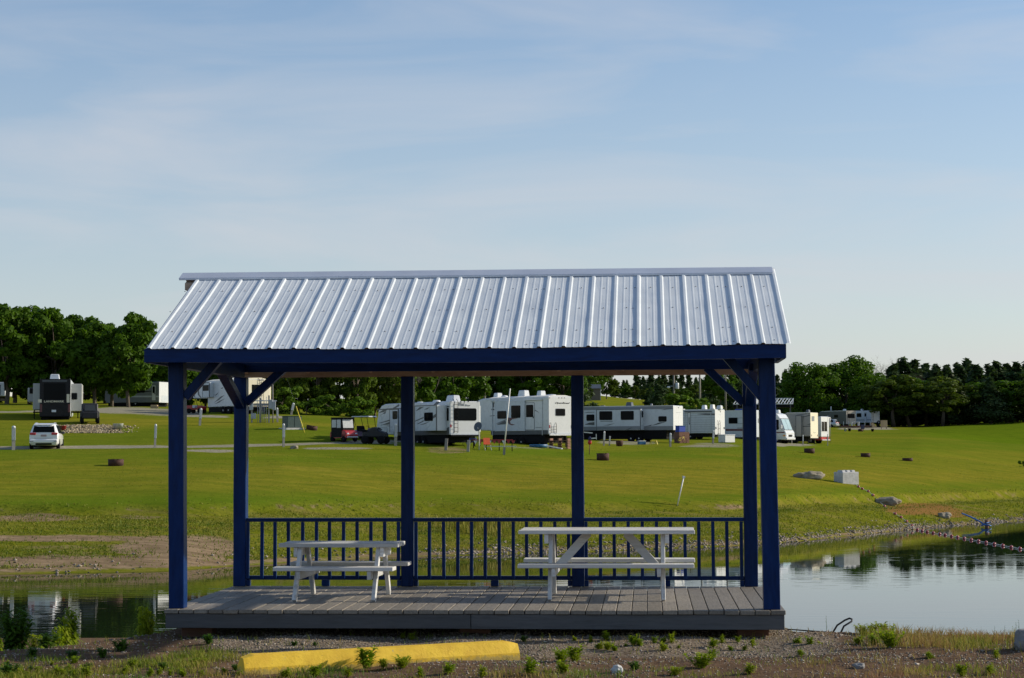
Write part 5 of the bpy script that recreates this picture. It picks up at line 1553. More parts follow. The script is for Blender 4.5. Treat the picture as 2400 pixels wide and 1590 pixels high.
# red and white bench frame with bunting, at the trailer steps
r = thing('patio_fence', 'red and white low patio railing with bunting before the tall white trailer', 'railing', at(1150, 134.5), R(3))
s_ = 134.5 / F
MB().box(-1.25, 1.55, -.03, .03, .66, .72).build('top_rail', M['redp'], r)
MB().box(-.3, 1.8, -.03, .03, .22, .27).build('bottom_rail', M['rvg'], r)
for k in range(9):
    x = -1.2 + k * .33
    MB().prism([(x, .65), (x + .28, .65), (x + .14, .40)], 1, -.03, -.01).build('pennant', M['redp' if k % 3 else 'rv'], r)
for x in (-1.2, -.3, .6, 1.5):
    MB().box(x - .03, x + .03, -.02, .04, -.1, .66).build('rail_post', M['black'], r)
r = thing('folding_chair', 'orange and white folding chair at the patio railing', 'chair', at(1143, 133.6), R(15))
MB().box(-.24, .24, -.22, .22, .40, .44).build('seat', M['orange'], r)
MB().beam((0, .22, .44), (0, .34, .88), .48, .03, (0, 1, 0)).build('backrest', M['orange'], r)
for x in (-.22, .22):
    MB().tube([(x, -.25, 0), (x, .22, .44)], .015, 5).build('leg', M['rv'], r); MB().tube([(x, .25, 0), (x, -.2, .42)], .015, 5).build('leg', M['rv'], r)
def bicycle(px, d, rz, mat, label, s=1.0):
    r = thing('bicycle', label, 'bicycle', at(px, d), rz); r.scale = (s, s, s)
    for x in (-.5, .5):
        w = MB(); n = 16
        for k in range(n):
            a0, a1 = 2 * math.pi * k / n, 2 * math.pi * (k + 1) / n
            w.beam((x + .32 * math.cos(a0), 0, .33 + .32 * math.sin(a0)), (x + .32 * math.cos(a1), 0, .33 + .32 * math.sin(a1)), .03, .03, (0, 1, 0))
        for k in range(4): a = k * math.pi / 4; w.tube([(x - .3 * math.cos(a), 0, .33 - .3 * math.sin(a)), (x + .3 * math.cos(a), 0, .33 + .3 * math.sin(a))], .005, 3)
        w.build('wheel', M['tyre'], r)
    f = MB()
    for p_, q_ in (((-.5, .33), (-.12, .35)), ((-.12, .35), (-.2, .82)), ((-.5, .33), (-.17, .7)), ((-.17, .72), (.36, .76)), ((-.12, .35), (.36, .70)), ((.5, .33), (.36, .9))):
        f.tube([(p_[0], 0, p_[1]), (q_[0], 0, q_[1])], .02, 5)
    f.build('frame', mat, r)
    MB().box(-.32, -.08, -.06, .06, .82, .88).build('saddle', M['black'], r, bevel=.02)
    MB().tube([(.34, -.26, .98), (.36, 0, .92), (.34, .26, .98)], .015, 5).build('handlebar', M['black'], r)
bicycle(1106, 135.0, R(12), M['royal'], 'dark blue bicycle left of the patio railing', .8)
bicycle(1597, 172.0, R(30), M['yellow'], 'yellow and black bicycle under the blue tote by the long trailer', .75)
# stumps of wood posts below the slashed trailer
for px, d, h, lb in ((1046, 131.5, .80, 'left weathered wood bollard below the slashed trailer'), (1098, 131.5, .78, 'right weathered wood bollard below the slashed trailer')):
    o = MB().beam((-.04, 0, -.1), (.02, 0, h), .2, .16, (0, 1, 0)).build('wood_bollard', M['treated'], None, bevel=.015)
    o.location = at(px, d); tag(o, lb, 'bollard', 'wood bollards')
# steps, pallet, boards, blue pool
r = thing('pallet_stack', 'dark wooden pallets stacked under the rear of the tall white trailer', 'pallets', at(1312, 147), R(-20))
for k in range(4):
    MB().box(-.8, .8, -.4, .4, .02 + k * .2, .06 + k * .2).build('slat', M['bwood'], r)
    for x in (-.7, 0, .7): MB().box(x - .05, x + .05, -.35, .35, .062 + k * .2, .215 + k * .2).build('spacer', M['bwood'], r)
o = MB().beam((-.6, 0, .28), (.55, -.3, .05), .35, .08).build('white_board', M['rv'], None, bevel=.01); o.location = at(1300, 144); tag(o, 'pair of white boards leaning on the pallets', 'boards')
o = MB().lathe([(.6, 0), (.68, .05), (.7, .24), (.66, .26), (.62, .08)], 22, close=True).build('paddling_pool', M['cyan'], None); o.location = at(1262, 145); tag(o, 'blue round paddling pool under the tall white trailer', 'paddling pool')
r = thing('garden_spinner', 'red white and blue garden spinner on a stake right of the third post', 'ornament', at(1381, 140), 0)
t = PW(1383, 1012, 140).z - r.location.z
MB().tube([(0, 0, -.1), (.05, 0, t * .6)], .03, 5).build('stake', M['bwood'], r)
MB().lathe([(.02, t * .42), (.13, t * .47), (.15, t * .55), (.10, t * .62)], 8, (.04, 0, 0)).build('red_cup', M['red'], r)
MB().lathe([(.10, t * .62), (.12, t * .70), (.05, t * .78)], 8, (.05, 0, 0)).build('blue_body', M['navyc'], r)
MB().beam((.1, 0, t * .70), (.55, 0, t * .72), .06, .08).build('arm', M['pvc'], r); MB().beam((-.45, 0, t * .98), (.25, 0, t * .94), .08, .07).build('blade', M['pvc'], r)
MB().beam((.52, 0, t * .66), (.52, 0, t * .90), .05, .05).build('tip', M['pvc'], r)
r = thing('planter_barrel', 'rusty planter barrel before the long trailer', 'planter', at(1452, 159), 0)
MB().lathe([(.26, 0), (.30, .3), (.30, .48), (.26, .48)], 14).build('barrel', M['rust'], r)
# totes, chest, cooler
r = thing('storage_tote', 'bright blue tote beside the white end of the long trailer', 'tote', at(1598, 173), R(30))
tz = PW(1598, 1013, 173).z - r.location.z
MB().box(-.5, .2, -.3, .3, tz, tz + .52).build('bin', M['royal'], r, bevel=.03); MB().box(-.53, .23, -.33, .33, tz + .521, tz + .58).build('lid', M['cyan'], r, bevel=.02)
MB().box(-.55, .55, -.4, .4, -.1, tz - .002).build('stand', M['bwood'], r)
r = thing('storage_chest', 'white storage chest in front of the pale blue-grey trailer', 'chest', at(1704, 176), R(42))
MB().box(-.72, .62, -.42, .42, .02, .66).build('chest', M['rv'], r, bevel=.02)
MB().box(-.75, .65, -.45, .45, .662, .74).build('lid', M['rv'], r, bevel=.02)
for k, (px, d, mt, nm, lb) in enumerate(((1504, 168, 'cyan', 'cooler', 'small cyan cooler under the long trailer'), (1532, 168, 'yellow', 'step_stool', 'yellow step stool under the long trailer'))):
    r = thing(nm, lb, nm.replace('_', ' '), at(px, d), R(20))
    if nm == 'cooler':
        MB().box(-.32, .32, -.2, .2, 0, .26).build('box', M[mt], r, bevel=.02); MB().box(-.33, .33, -.21, .21, .262, .33).build('lid', M['rv'], r, bevel=.02)
    else:
        MB().box(-.28, .28, -.12, .12, .36, .40).build('tread', M[mt], r)
        for x in (-.24, .24): MB().beam((x * 1.2, -.2, 0), (x, -.05, .36), .05, .05).build('leg', M[mt], r); MB().beam((x * 1.2, .2, 0), (x, .05, .36), .05, .05).build('leg', M[mt], r)
# white tub and rubble at the black trailer
o = MB().lathe([(.34, 0), (.40, .42), (.43, .44), (.36, .43), (.31, .05)], 16, close=True).build('water_tub', M['rv'], None); o.location = at(277, 146.5); tag(o, 'white round tub on the grass right of the rubble', 'tub')
o = MB().box(-.32, .38, -.25, .25, 0, .34).box(-.1, .5, -.3, -.26, 0, .2).build('firewood_pile', M['lwood'], None, bevel=.03); o.location = at(361, 196); tag(o, 'small pile of light firewood by the shaded trailer', 'firewood')
for px, lb, mt in ((143, 'orange-brown clay pot by the black-backed trailer', 'bwood'), (149.5, 'red flower pot by the black-backed trailer', 'redp')):
    o = MB().lathe([(.13, 0), (.2, .32), (.22, .34), (.17, .33)], 12).build('flower_pot', M[mt], None); o.location = at(px, 146); tag(o, lb, 'flower pot')
# far lattice canopy, shed, poles
r = thing('lattice_canopy', 'white lattice canopy standing behind the right posts', 'canopy', at(1790, 262), R(-6))
cz0 = PW(1790, 948, 262).z - r.location.z; cz1 = PW(1790, 934, 262).z - r.location.z
hl, sh_ = 4.1, .9
lat = MB()
for (z, y) in ((cz0, -1.2), (cz1, 1.2)): lat.beam((-hl, y, z), (hl - .2, y, z), .09, .09)
for k in range(21):
    x = -hl + k * .4
    lat.beam((x, -1.2, cz0), (min(x + .6, hl), 1.2, cz1), .08, .05); 
    if k % 2: lat.beam((x + .3, -1.2, cz0), (x - .3, 1.2, cz1), .06, .04)
lat.build('lattice', M['rv'], r)
for x in (-3.6, 0, 3.6):
    for y in (-1.1, 1.1): MB().box(x - .07, x + .07, y - .07, y + .07, -.2, cz0 if y < 0 else cz1).build('canopy_post', M['char'], r)
MB().box(-hl, hl, -1.15, 1.1, cz0 - .5, cz0 - .05).build('back_panel', M['black'], r)
r = thing('shed', 'small brown board shed under the trees beyond the long trailer', 'shed', at(1385, 352), R(0))
MB().box(-2.3, 1.65, -1.5, 1.5, -.3, 2.1).build('wall', M['shingle'], r); MB().prism([(-1.8, 2.1), (1.8, 2.1), (0, 2.9)], 0, -2.5, 1.8).build('roof', M['char'], r)
MB().box(1.66, 1.74, -1.52, -1.4, -.3, 2.4).build('corner_board', M['galv'], r)
def utility_pole(px, d, ytop, label, kit):
    p = at(px, d); h = PW(px, ytop, d).z - p.z
    r = thing('utility_pole', label, 'utility pole', p, R(10), 'utility poles')
    MB().tube([(0, 0, -.3), (0, 0, h)], [.16, .11], 8).build('pole', M['pole'], r)
    MB().box(-1.1, 1.1, -.16, -.04, h - .7, h - .55).build('cross_arm', M['pole'], r)
    for x in (-1, -.35, .35, 1): MB().lathe([(.04, 0), (.06, .08), (.03, .14)], 6, (x, -.1, h - .55)).build('insulator', M['rvg'], r)
    if kit:
        zk = PW(px, 912, d).z - p.z
        MB().lathe([(.24, 0), (.26, .05), (.26, .75), (.2, .85)], 10, (.45, -.1, zk)).build('transformer_can', M['rvg'], r)
        MB().lathe([(.05, 0), (.24, .1), (.2, .3)], 8, (-.8, -.15, zk + .05)).build('lamp', M['rv'], r); MB().tube([(0, 0, zk + .4), (-.8, -.15, zk + .35)], .04, 5).build('lamp_arm', M['galv'], r)
utility_pole(1136, 235, 800, 'utility pole behind the tall white trailer', False)
utility_pole(1580, 270, 800, 'utility pole with white transformer can beyond the long trailer', True)
utility_pole(1701, 290, 800, 'utility pole near the right brace', False)
utility_pole(1641, 288, 800, 'utility pole between the two small grey trailers', False)
# far site: deck, chairs, bucket, crate
r = thing('wood_deck', 'low brown wooden deck with steps at the distant white trailer', 'deck', at(2010, 378), R(10))
MB().box(-3.6, 3.0, -.8, .8, .0, .35).build('platform', M['bwood'], r)
for k in range(3): MB().box(2.6 + k * .3, 2.9 + k * .3, -1.2, -.3, .0, .9 - k * .3).build('step', M['lwood'], r)
for k in range(6): MB().box(-3.2 + k * 1.1, -3.12 + k * 1.1, -.78, -.7, .35, 1.15).build('rail_post', M['rvg'], r)
r = thing('privacy_screen', 'tan wooden screen panels standing right of the distant white trailer', 'screen', at(2072, 372), R(5))
for k in range(4): MB().box(-.68 + k * .34, -.36 + k * .34, -.03, .03, .38, 1.68).build('panel', M['lwood'], r)
for x in (-.5, .5): MB().box(x - .05, x + .05, .035, .12, -.1, 1.5).build('leg', M['bwood'], r)
r = thing('camp_chair', 'dark blue folding camp chair on the far lawn', 'chair', at(2019.5, 329), R(200))
MB().box(-.36, .36, -.3, .3, .42, .47).build('seat', M['navyc'], r); MB().beam((0, .3, .45), (0, .42, 1.15), .72, .04, (0, 1, 0)).build('backrest', M['navyc'], r)
for x in (-.34, .34):
    for y in (-.3, .3): MB().tube([(x, y, 0), (x, -y * .6, .45)], .02, 5).build('leg', M['black'], r)
for px, lb, mt in ((1981.5, 'white bucket on the far lawn', 'rv'), (1991, 'small dark pail beside the white bucket', 'black'), (2045, 'small dark pail right of the distant blue chair', 'black')):
    o = MB().lathe([(.2, 0), (.26, .5), (.28, .52), (.22, .5)], 12).build('bucket', M[mt], None); o.location = at(px, 330); tag(o, lb, 'bucket')
r = thing('picnic_bench', 'pale picnic bench on the distant wooden deck', 'bench', Vector(at(2004, 377)) + Vector((0, 0, .36)), R(15))
MB().box(-.9, .9, -.3, .3, .68, .74).build('top', M['rv'], r)
for x in (-.7, .7): MB().box(x - .05, x + .05, -.3, .3, 0, .68).build('leg', M['rv'], r)

# ------------------------------------------------------------------ float line across the swimming area
fl = [(2001, 1133), (2012, 1143), (2021, 1148), (2035, 1154), (2046, 1163), (2061, 1178), (2073, 1189), (2098, 1207), (2112, 1215), (2125, 1225), (2137, 1235)]
wl_ = [(2150, 1242), (2161, 1244.3), (2173, 1246.7), (2187, 1249), (2202, 1251.8), (2215, 1254), (2230, 1256.7), (2244, 1259.2), (2260, 1262), (2276, 1265.3), (2293, 1268.3), (2311, 1271.8), (2330, 1275.2), (2350, 1279), (2370, 1282.7), (2390, 1286.3), (2411, 1290), (2433, 1294), (2456, 1298)]
P3 = []
for px, py in fl:
    d = 127.0
    for _ in range(40):                      # find the ground along the line of sight
        g_ = at(px, d); yy = proj(*g_)[1]
        d += (yy - py) * .06
        d = min(max(d, 100), 135)
    P3.append(at(px, d) + Vector((0, 0, .06)))
for px, py in wl_: P3.append(PZ(px, py, .03))
r = thing('float_line', 'swim area rope with red and white floats running from the concrete block across the water', 'float line', P3[0], 0)
loc = [Vector(p) - P3[0] for p in P3]
MB().tube(loc, .012, 5).build('rope', M['pvc'], r)
fm = MB().lathe([(.02, -.09), (.065, -.075), (.085, -.03), (.085, .03), (.065, .075), (.02, .09)], 12, (0, 0, 0), 0).mesh('float', M['redp'])
fb = MB().lathe([(.087, -.022), (.089, 0), (.087, .022)], 12, (0, 0, 0), 0).mesh('band', M['pvc'])
for k, p in enumerate(loc):
    q = loc[min(k + 1, len(loc) - 1)] - loc[max(k - 1, 0)]
    f = link('float', fm, None, r, p, (0, 0, math.atan2(q.y, q.x) + .3 * math.sin(k * 2.2)))
    link('band', fb, None, f)
# blue ropes and stake at the far shore
r = thing('mooring_stake', 'dark stake with tangled blue rope at the far shore', 'stake', PZ(2313, 1236, .0), 0)
MB().tube([(0, 0, -.4), (0, 0, .42)], .12, 8).build('stake', M['bwood'], r)
pts = [PW(2255, 1204, 117) - Vector(r.location), PW(2275, 1212, 115) - Vector(r.location), PW(2295, 1222, 113) - Vector(r.location), Vector((-.15, -.1, .15)), Vector((.2, -.15, .1)), Vector((-.1, -.2, .25)), Vector((.25, 0, .3)), Vector((-.35, -.1, .1))]
MB().tube(pts, .05, 5).build('rope', M['bluerope'], r)

# ------------------------------------------------------------------ near shore bits
g0 = PZ(1985, 1462, GZ - .05)
r = thing('bent_pipe_loop', 'dark bent hose loop sticking up at the edge right of the deck', 'hose', (g0.x, 18.9, ztp(g0.x, 18.9)), 0)
base = Vector(r.location)
P = [PW(1962, 1466, 18.9) - base, PW(1980, 1454, 18.9) - base, PW(1991, 1449.5, 18.9) - base, PW(1997, 1452, 18.85) - base, PW(1996, 1457, 18.8) - base, PW(1978, 1468, 18.8) - base]
P = [P[0] + Vector((-.05, 0, -.08))] + P + [P[-1] + Vector((-.04, 0, -.08))]
MB().tube(P, .0095, 7).build('hose', M['cord'], r)
a = PZ(318, 1466, GZ - .02); b2 = PZ(366, 1459, GZ - .03)
r_ = MB().tube([(0, 0, .03), Vector(b2 - a) * .5 + Vector((0, 0, .035)), Vector(b2 - a) + Vector((0, 0, .03))], [.032, .038, .03], 8).build('driftwood_log', M['log'], None)
r_.location = (a.x, a.y, ztp(a.x, a.y)); tag(r_, 'short grey driftwood log at the left corner of the deck', 'log')
o = MB().tube([PZ(1845, 1478, GZ) * 1.0, PZ(1950, 1486, GZ), PZ(2030, 1494, GZ)], [.006, .008, .006], 5).build('black_cable', M['cord'], None); o.location.z = .012; tag(o, 'thin dark cable lying on the gravel right of the deck', 'cable')
# ------------------------------------------------------------------ trees
def leaf_quads(C, N, size, rng, aspect=1.5):
    n = len(C)
    N = N / (np.linalg.norm(N, axis=1, keepdims=True) + 1e-9)
    A = np.cross(N, rng.normal(size=(n, 3))); A /= np.linalg.norm(A, axis=1, keepdims=True) + 1e-9
    B_ = np.cross(N, A)
    s = size * rng.uniform(.6, 1.25, (n, 1))
    a, b = A * s * .5 * aspect, B_ * s * .5
    V = np.stack([C - a, C + b * .9 - a * .1, C + a, C - b * .9 + a * .1], 1).reshape(-1, 3)
    return V, np.arange(4 * n).reshape(n, 4)
def broad_crown(seed, nclump, nleaf, rx, rz, cz, leaf, low=.35, mat='leaf', flat=.75):
    rng = np.random.default_rng(seed)
    cs = []
    while len(cs) < nclump:                                # clump centres through the crown volume, mostly near its surface
        p = rng.normal(size=3); p /= np.linalg.norm(p)
        rr_ = rng.uniform(.45, .95) ** .6
        q = p * rr_
        if q[2] < -low: continue
        cs.append(q)
    cs = np.array(cs)
    wob_ = 1 + .22 * np.sin(cs[:, 0] * 5 + seed) * np.cos(cs[:, 1] * 4 - seed)
    ctr = cs * np.array([rx, rx, rz]) * wob_[:, None]
    ctr[:, 2] += cz
    rad = rng.uniform(.16, .34, nclump) * rx * .95
    k = rng.choice(nclump, nleaf, p=rad ** 2 / (rad ** 2).sum())
    d = rng.normal(size=(nleaf, 3)); d /= np.linalg.norm(d, axis=1, keepdims=True)
    r_ = rng.uniform(.35, 1.08, (nleaf, 1)) ** .5
    C = ctr[k] + d * r_ * rad[k][:, None] * np.array([1, 1, flat])
    N = d + rng.normal(size=(nleaf, 3)) * .55 + np.array([0, 0, .35])
    V, Fc = leaf_quads(C, N, leaf, rng)
    return fastmesh('crown', V, Fc, M[mat]), ctr
def limb_trunk(seed, h, r0, ctr, n=7):
    rng = random.Random(seed); m_ = MB()
    top = Vector((0, 0, h * .62))
    m_.tube([(0, 0, -.3), (.03 * h * rng.uniform(-1, 1), .03 * h * rng.uniform(-1, 1), h * .25), top], [r0 * 1.15, r0 * .85, r0 * .45], 8)
    for k in rng.sample(range(len(ctr)), min(n, len(ctr))):
        c = Vector(ctr[k]); s0 = top * rng.uniform(.4, 1)
        m_.tube([s0, s0.lerp(c, .5) + Vector((0, 0, .08 * h)), c], [r0 * .38, r0 * .22, r0 * .08], 5)
    return m_.mesh('trunk', M['bark'])
def conifer(seed, h, r, nleaf, leaf, mat='conif'):
    rng = np.random.default_rng(seed)
    C, N = [], []
    nb = 46
    for b in range(nb):
        t = (b + rng.uniform(0, 1)) / nb
        z = h * (.06 + .93 * t)
        R_ = r * (1 - t) ** .75 * rng.uniform(.55, 1.15) + .05 * r
        a = rng.uniform(0, 2 * math.pi)
        m_ = int(nleaf / nb * (1.25 - t * .9)) + 3
        u = rng.uniform(.05, 1, m_) ** .7
        x = np.cos(a) * R_ * u + rng.normal(0, .16 * R_ + .05, m_)
        y = np.sin(a) * R_ * u + rng.normal(0, .16 * R_ + .05, m_)
        zz = z + R_ * (.25 * u ** 2 - .05) + rng.normal(0, .10 * r + .02, m_)
        C.append(np.stack([x, y, zz], 1))
        N.append(np.stack([np.cos(a) + rng.normal(0, .7, m_), np.sin(a) + rng.normal(0, .7, m_), .5 + rng.normal(0, .6, m_)], 1))
    C, N = np.concatenate(C), np.concatenate(N)
    V, Fc = leaf_quads(C, N, leaf, rng, 1.9)
    return fastmesh('crown', V, Fc, M[mat])
def bare_crown(seed, h, r):
    rng = random.Random(seed); m_ = MB()
    def grow(p, d, l, rad, lev):
        q = p + d * l
        m_.tube([p, p.lerp(q, .5) + Vector((rng.uniform(-1, 1), rng.uniform(-1, 1), 0)) * l * .06, q], [rad, rad * .75, rad * .5], 4, cap=False)
        if lev == 0: return
        for _ in range(3 if lev > 1 else 4):
            nd = (d + Vector((rng.uniform(-1, 1), rng.uniform(-1, 1), rng.uniform(-.2, .7))) * .75).normalized()
            grow(p.lerp(q, rng.uniform(.5, 1)), nd, l * rng.uniform(.55, .75), rad * .5, lev - 1)
    for k in range(5):
        grow(Vector((0, 0, h * .3)), Vector((rng.uniform(-.6, .6), rng.uniform(-.6, .6), 1)).normalized(), h * .27, .05, 4)
    return m_.mesh('crown', M['twig'])
TR = {}
for nm, sd, rx, rz, cz, mt, lf in (('b1', 1, 3.3, 3.6, 6.2, 'leaf', .34), ('b2', 2, 3.0, 3.9, 6.0, 'leaf', .32), ('b3', 3, 3.6, 3.3, 6.4, 'leaf', .34), ('o1', 4, 3.2, 3.6, 6.0, 'leaf2', .32), ('o2', 5, 2.9, 4.0, 5.8, 'leaf2', .30)):
    me_, ct = broad_crown(sd, 58, 8200, rx, rz, cz, lf, .92, mt)
    TR[nm] = (me_, limb_trunk(sd, 9.6, .2, ct))
me_, ct = broad_crown(9, 110, 15000, 5.2, 5.4, 6.2, .36, .95, 'leaf'); TR['big'] = (me_, limb_trunk(9, 11, .3, ct))
for nm, sd, hh, rr_ in (('c1', 11, 10, 2.3), ('c2', 12, 10, 1.9), ('c3', 13, 10, 2.7)):
    TR[nm] = (conifer(sd, hh, rr_, 5200, .36), MB().tube([(0, 0, -.3), (0, 0, hh * .9)], [.2, .03], 6).mesh('trunk', M['bark']))
for nm, sd in (('s1', 21), ('s2', 22)):
    me_, ct = broad_crown(sd, 26, 2600, 1.5, 1.4, 1.3, .22, .95, 'bushy'); TR[nm] = (me_, limb_trunk(sd, 2.2, .06, ct, 5))
TR['bare'] = (bare_crown(31, 10, 3), limb_trunk(31, 8, .18, [(0, 0, 5), (1, 0, 6), (-1, .5, 6)], 3))
NT = [0]
ORD = ['first', 'second', 'third', 'fourth', 'fifth', 'sixth', 'seventh', 'eighth', 'ninth', 'tenth', 'eleventh', 'twelfth', 'thirteenth', 'fourteenth', 'fifteenth', 'sixteenth', 'seventeenth', 'eighteenth']
def tree(kind, px, d, ytop, name, label, group, wide=1.0, yaw=None, sink=0.0):
    cme, tme = TR[kind]
    p = at(px, d)
    H0 = max(v_.co.z for v_ in (cme.vertices[i] for i in range(0, len(cme.vertices), 7)))
    h = PW(px, ytop, d).z - p.z
    s = (h + sink) / H0
    NT[0] += 1
    r = thing(name, label, 'shrub' if 'shrub' in name else 'tree', (p.x, p.y, p.z - sink), yaw if yaw is not None else NT[0] * 2.39, group)
    r.scale = (s * wide, s * wide, s)
    link('trunk', tme, None, r); link('crown', cme, None, r)
    return r
g = 'leafy trees at the left behind the lawn'
L_ = 'leafy green tree in the left grove by the shaded trailer'
for i, (k, px, d, yt, w) in enumerate((('b1', -70, 200, 705, 1.1), ('b2', 12, 196, 712, 1.05), ('b3', 72, 202, 716, 1.05), ('b1', 128, 197, 722, 1.0), ('b2', 178, 203, 738, 1.0), ('b3', 222, 199, 752, 1.0), ('b2', 262, 203, 757, .95), ('b1', 303, 196, 731, .95), ('b3', 345, 214, 768, .95), ('b2', 385, 216, 800, 1.0), ('b1', 430, 222, 835, 1.1), ('b3', 480, 226, 850, 1.1), ('b2', 540, 224, 858, 1.1), ('b1', 600, 222, 860, 1.1))):
    tree(k, px, d, yt, 'leafy_tree', (ORD[i] + ' from the left in the front row of the left grove, leafy green tree') if px < 400 else (ORD[i - 10] + ' from the left of the leafy trees behind the curved-graphics trailer'), g if px < 400 else 'leafy trees behind the curved-graphics trailer', w, sink=(.9 if px == 303 else 1.7))
for i, (k, px, d, yt, w) in enumerate((('b1', -30, 232, 735, 1.15), ('b2', 30, 226, 745, 1.15), ('b1', 110, 228, 750, 1.15), ('b3', 190, 230, 765, 1.15), ('b2', 250, 232, 775, 1.15), ('o1', 320, 236, 790, 1.15))):
    tree(k, px, d, yt, 'leafy_tree', ORD[i] + ' from the left in the shaded back row of the left grove', 'back row of the left grove', w, sink=2.6)
g = 'olive green trees beyond the golf carts'
for i, (k, px, d, yt, w) in enumerate((('o1', 655, 178, 800, .8), ('b1', 700, 184, 790, .85), ('o2', 742, 177, 810, .8), ('o1', 790, 182, 800, .85), ('o2', 838, 178, 815, .8), ('b3', 880, 186, 800, .85), ('o1', 922, 182, 815, .85), ('b2', 965, 192, 810, .85))):
    tree(k, px, d, yt, 'leafy_tree', ORD[i] + ' from the left of the olive green trees beyond the golf carts', g, w, sink=1.6)
for k, px, d, yt, w, lb in (('s1', 662, 174, 905, 1.2, 'bright yellow-green shrub right of the cream trailer rear'), ('s2', 718, 172, 935, 1.4, 'yellow-green shrub left of the red golf cart'), ('s1', 772, 173, 925, 1.3, 'low shrub right of the yellow-green one'), ('s2', 836, 174, 930, 1.4, 'low shrub behind the purple golf cart'), ('s1', 1618, 262, 922, 1.6, 'bright green shrub right of the transformer pole'), ('s2', 1592, 264, 940, 1.3, 'small bright green shrub at the transformer pole'), ('s2', 2398, 196, 1078, 1.0, 'low green shrub at the right edge of the lawn')):
    tree(k, px, d, yt, 'shrub', lb, None, w, sink=.15)
g = 'mixed trees behind the white trailers'
for k, px, d, yt, w, sd_ in (('bare', 1005, 205, 850, 1.0, 'right'), ('bare', 985, 208, 860, 1.0, 'left')):
    tree(k, px, d, yt, 'bare_tree', sd_ + ' grey leafless tree behind the slashed trailer', 'leafless trees behind the slashed trailer', w)
for i, (k, px, d, yt, w) in enumerate((('b2', 1010, 226, 830, 1.1), ('b1', 1060, 214, 838, 1.0), ('b2', 1090, 236, 815, 1.1), ('c1', 1130, 250, 815, 1.3), ('b1', 1170, 252, 820, 1.2), ('b3', 1225, 246, 830, 1.1), ('c3', 1210, 262, 820, 1.3), ('b2', 1270, 250, 822, 1.1), ('b1', 1320, 246, 835, 1.1), ('c1', 1350, 272, 815, 1.3), ('b3', 1385, 372, 848, 1.1), ('o1', 1422, 376, 868, 1.0))):
    tree(k, px, d, yt, 'leafy_tree' if k[0] != 'c' else 'conifer_tree', ORD[i] + ' from the left of the trees behind the white trailers, ' + ('leafy' if k[0] != 'c' else 'dark juniper'), g, w, sink=.5)
g = 'distant dark conifers beyond the long trailer'
rng = random.Random(5)
for i in range(15):
    px = 1440 + i * 17 + rng.uniform(-5, 5)
    tree(('c1', 'c2', 'c3')[i % 3], px, 470 + rng.uniform(-30, 40), 872 + rng.uniform(-4, 20), 'conifer_tree', ORD[i] + ' from the left of the distant dark conifers beyond the long trailer', g, 1.5)
for i in range(9):
    tree(('o1', 'b1', 'o2')[i % 3], 1440 + i * 24, 440 + rng.uniform(-10, 10), 905 + rng.uniform(-6, 8), 'leafy_tree', ORD[i] + ' from the left of the low distant leafy trees beyond the long trailer', 'low distant trees beyond the long trailer', 1.4)
for k, px, d, yt, w, lb in (('c3', 1545, 300, 880, 1.2, 'broad dark juniper beyond the long trailer'), ('c1', 1522, 306, 905, 1.4, 'shorter dark juniper left of the broad one'), ('b1', 1690, 330, 850, 1.2, 'dark tree behind the right brace'), ('c3', 1660, 340, 866, 1.3, 'dark juniper between the utility poles'), ('c1', 1730, 345, 850, 1.4, 'dark juniper behind the lattice canopy'), ('b3', 1760, 350, 842, 1.2, 'dark leafy tree behind the lattice canopy'), ('c3', 1715, 320, 900, 1.6, 'low dark juniper behind the small grey trailer'), ('c2', 1800, 352, 850, 1.4, 'dark juniper behind the front right post'), ('c3', 1842, 430, 866, 1.3, 'dark juniper right of the pavilion'), ('c1', 1868, 440, 872, 1.3, 'narrow dark juniper right of the pavilion'), ('c1', 1822, 420, 878, 1.5, 'low dark juniper at the roof corner')):
    tree(k, px, d, yt, 'conifer_tree' if k[0] == 'c' else 'leafy_tree', lb, None, w)
for px, d, yt, w, lb in ((1898, 415, 848, 1.05, 'big rounded tree, left of the three behind the distant trailers'), (1986, 424, 834, 1.15, 'tallest rounded tree behind the distant trailers'), (2058, 408, 872, 1.15, 'drooping rounded tree right of the distant white trailer'), (1940, 440, 856, 1.1, 'rounded tree between the two big ones behind the distant trailers')):
    tree('big', px, d, yt, 'leafy_tree', lb, None, w, sink=.6)
for i, (px, d, yt) in enumerate(((1958, 436, 838), (2040, 440, 836), (2058, 446, 834), (2122, 428, 862), (2092, 424, 868), (2140, 432, 872))):
    tree('bare', px, d, yt, 'bare_tree', 'grey leafless tree at the right, ' + ['left of the tallest rounded tree', 'above the drooping rounded tree', 'just right of the tallest rounded tree', 'second from the drooping tree', 'beside the drooping tree', 'farthest right of its kind'][i], 'leafless trees at the right', 1.15)
for i, (px, yt) in enumerate(((2098, 852), (2118, 838), (2146, 841), (2172, 851), (2196, 853), (2222, 852), (2246, 850), (2268, 841), (2292, 852), (2318, 853), (2336, 847), (2362, 850), (2384, 848), (2408, 846), (2432, 850), (2460, 846), (2500, 842), (2545, 846))):
    tree(('c1', 'c3', 'c2')[i % 3], px, 420 + (i % 4) * 9, yt, 'conifer_tree', ORD[i] + ' from the left in the tall row of dark junipers at the right', 'row of dark junipers at the right', 1.9)
for i in range(11):
    px = 2095 + i * 38
    tree(('o1', 'b2', 'b3')[i % 3] if i < 3 or i % 2 else ('c3', 'c1')[i % 2], px, 398 + (i % 3) * 5, 878 + (i * 7) % 18, 'leafy_tree' if i < 3 or i % 2 else 'conifer_tree', ORD[i] + ' from the left of the lower trees before the right hand junipers', 'lower trees in front of the right hand junipers', 1.9)

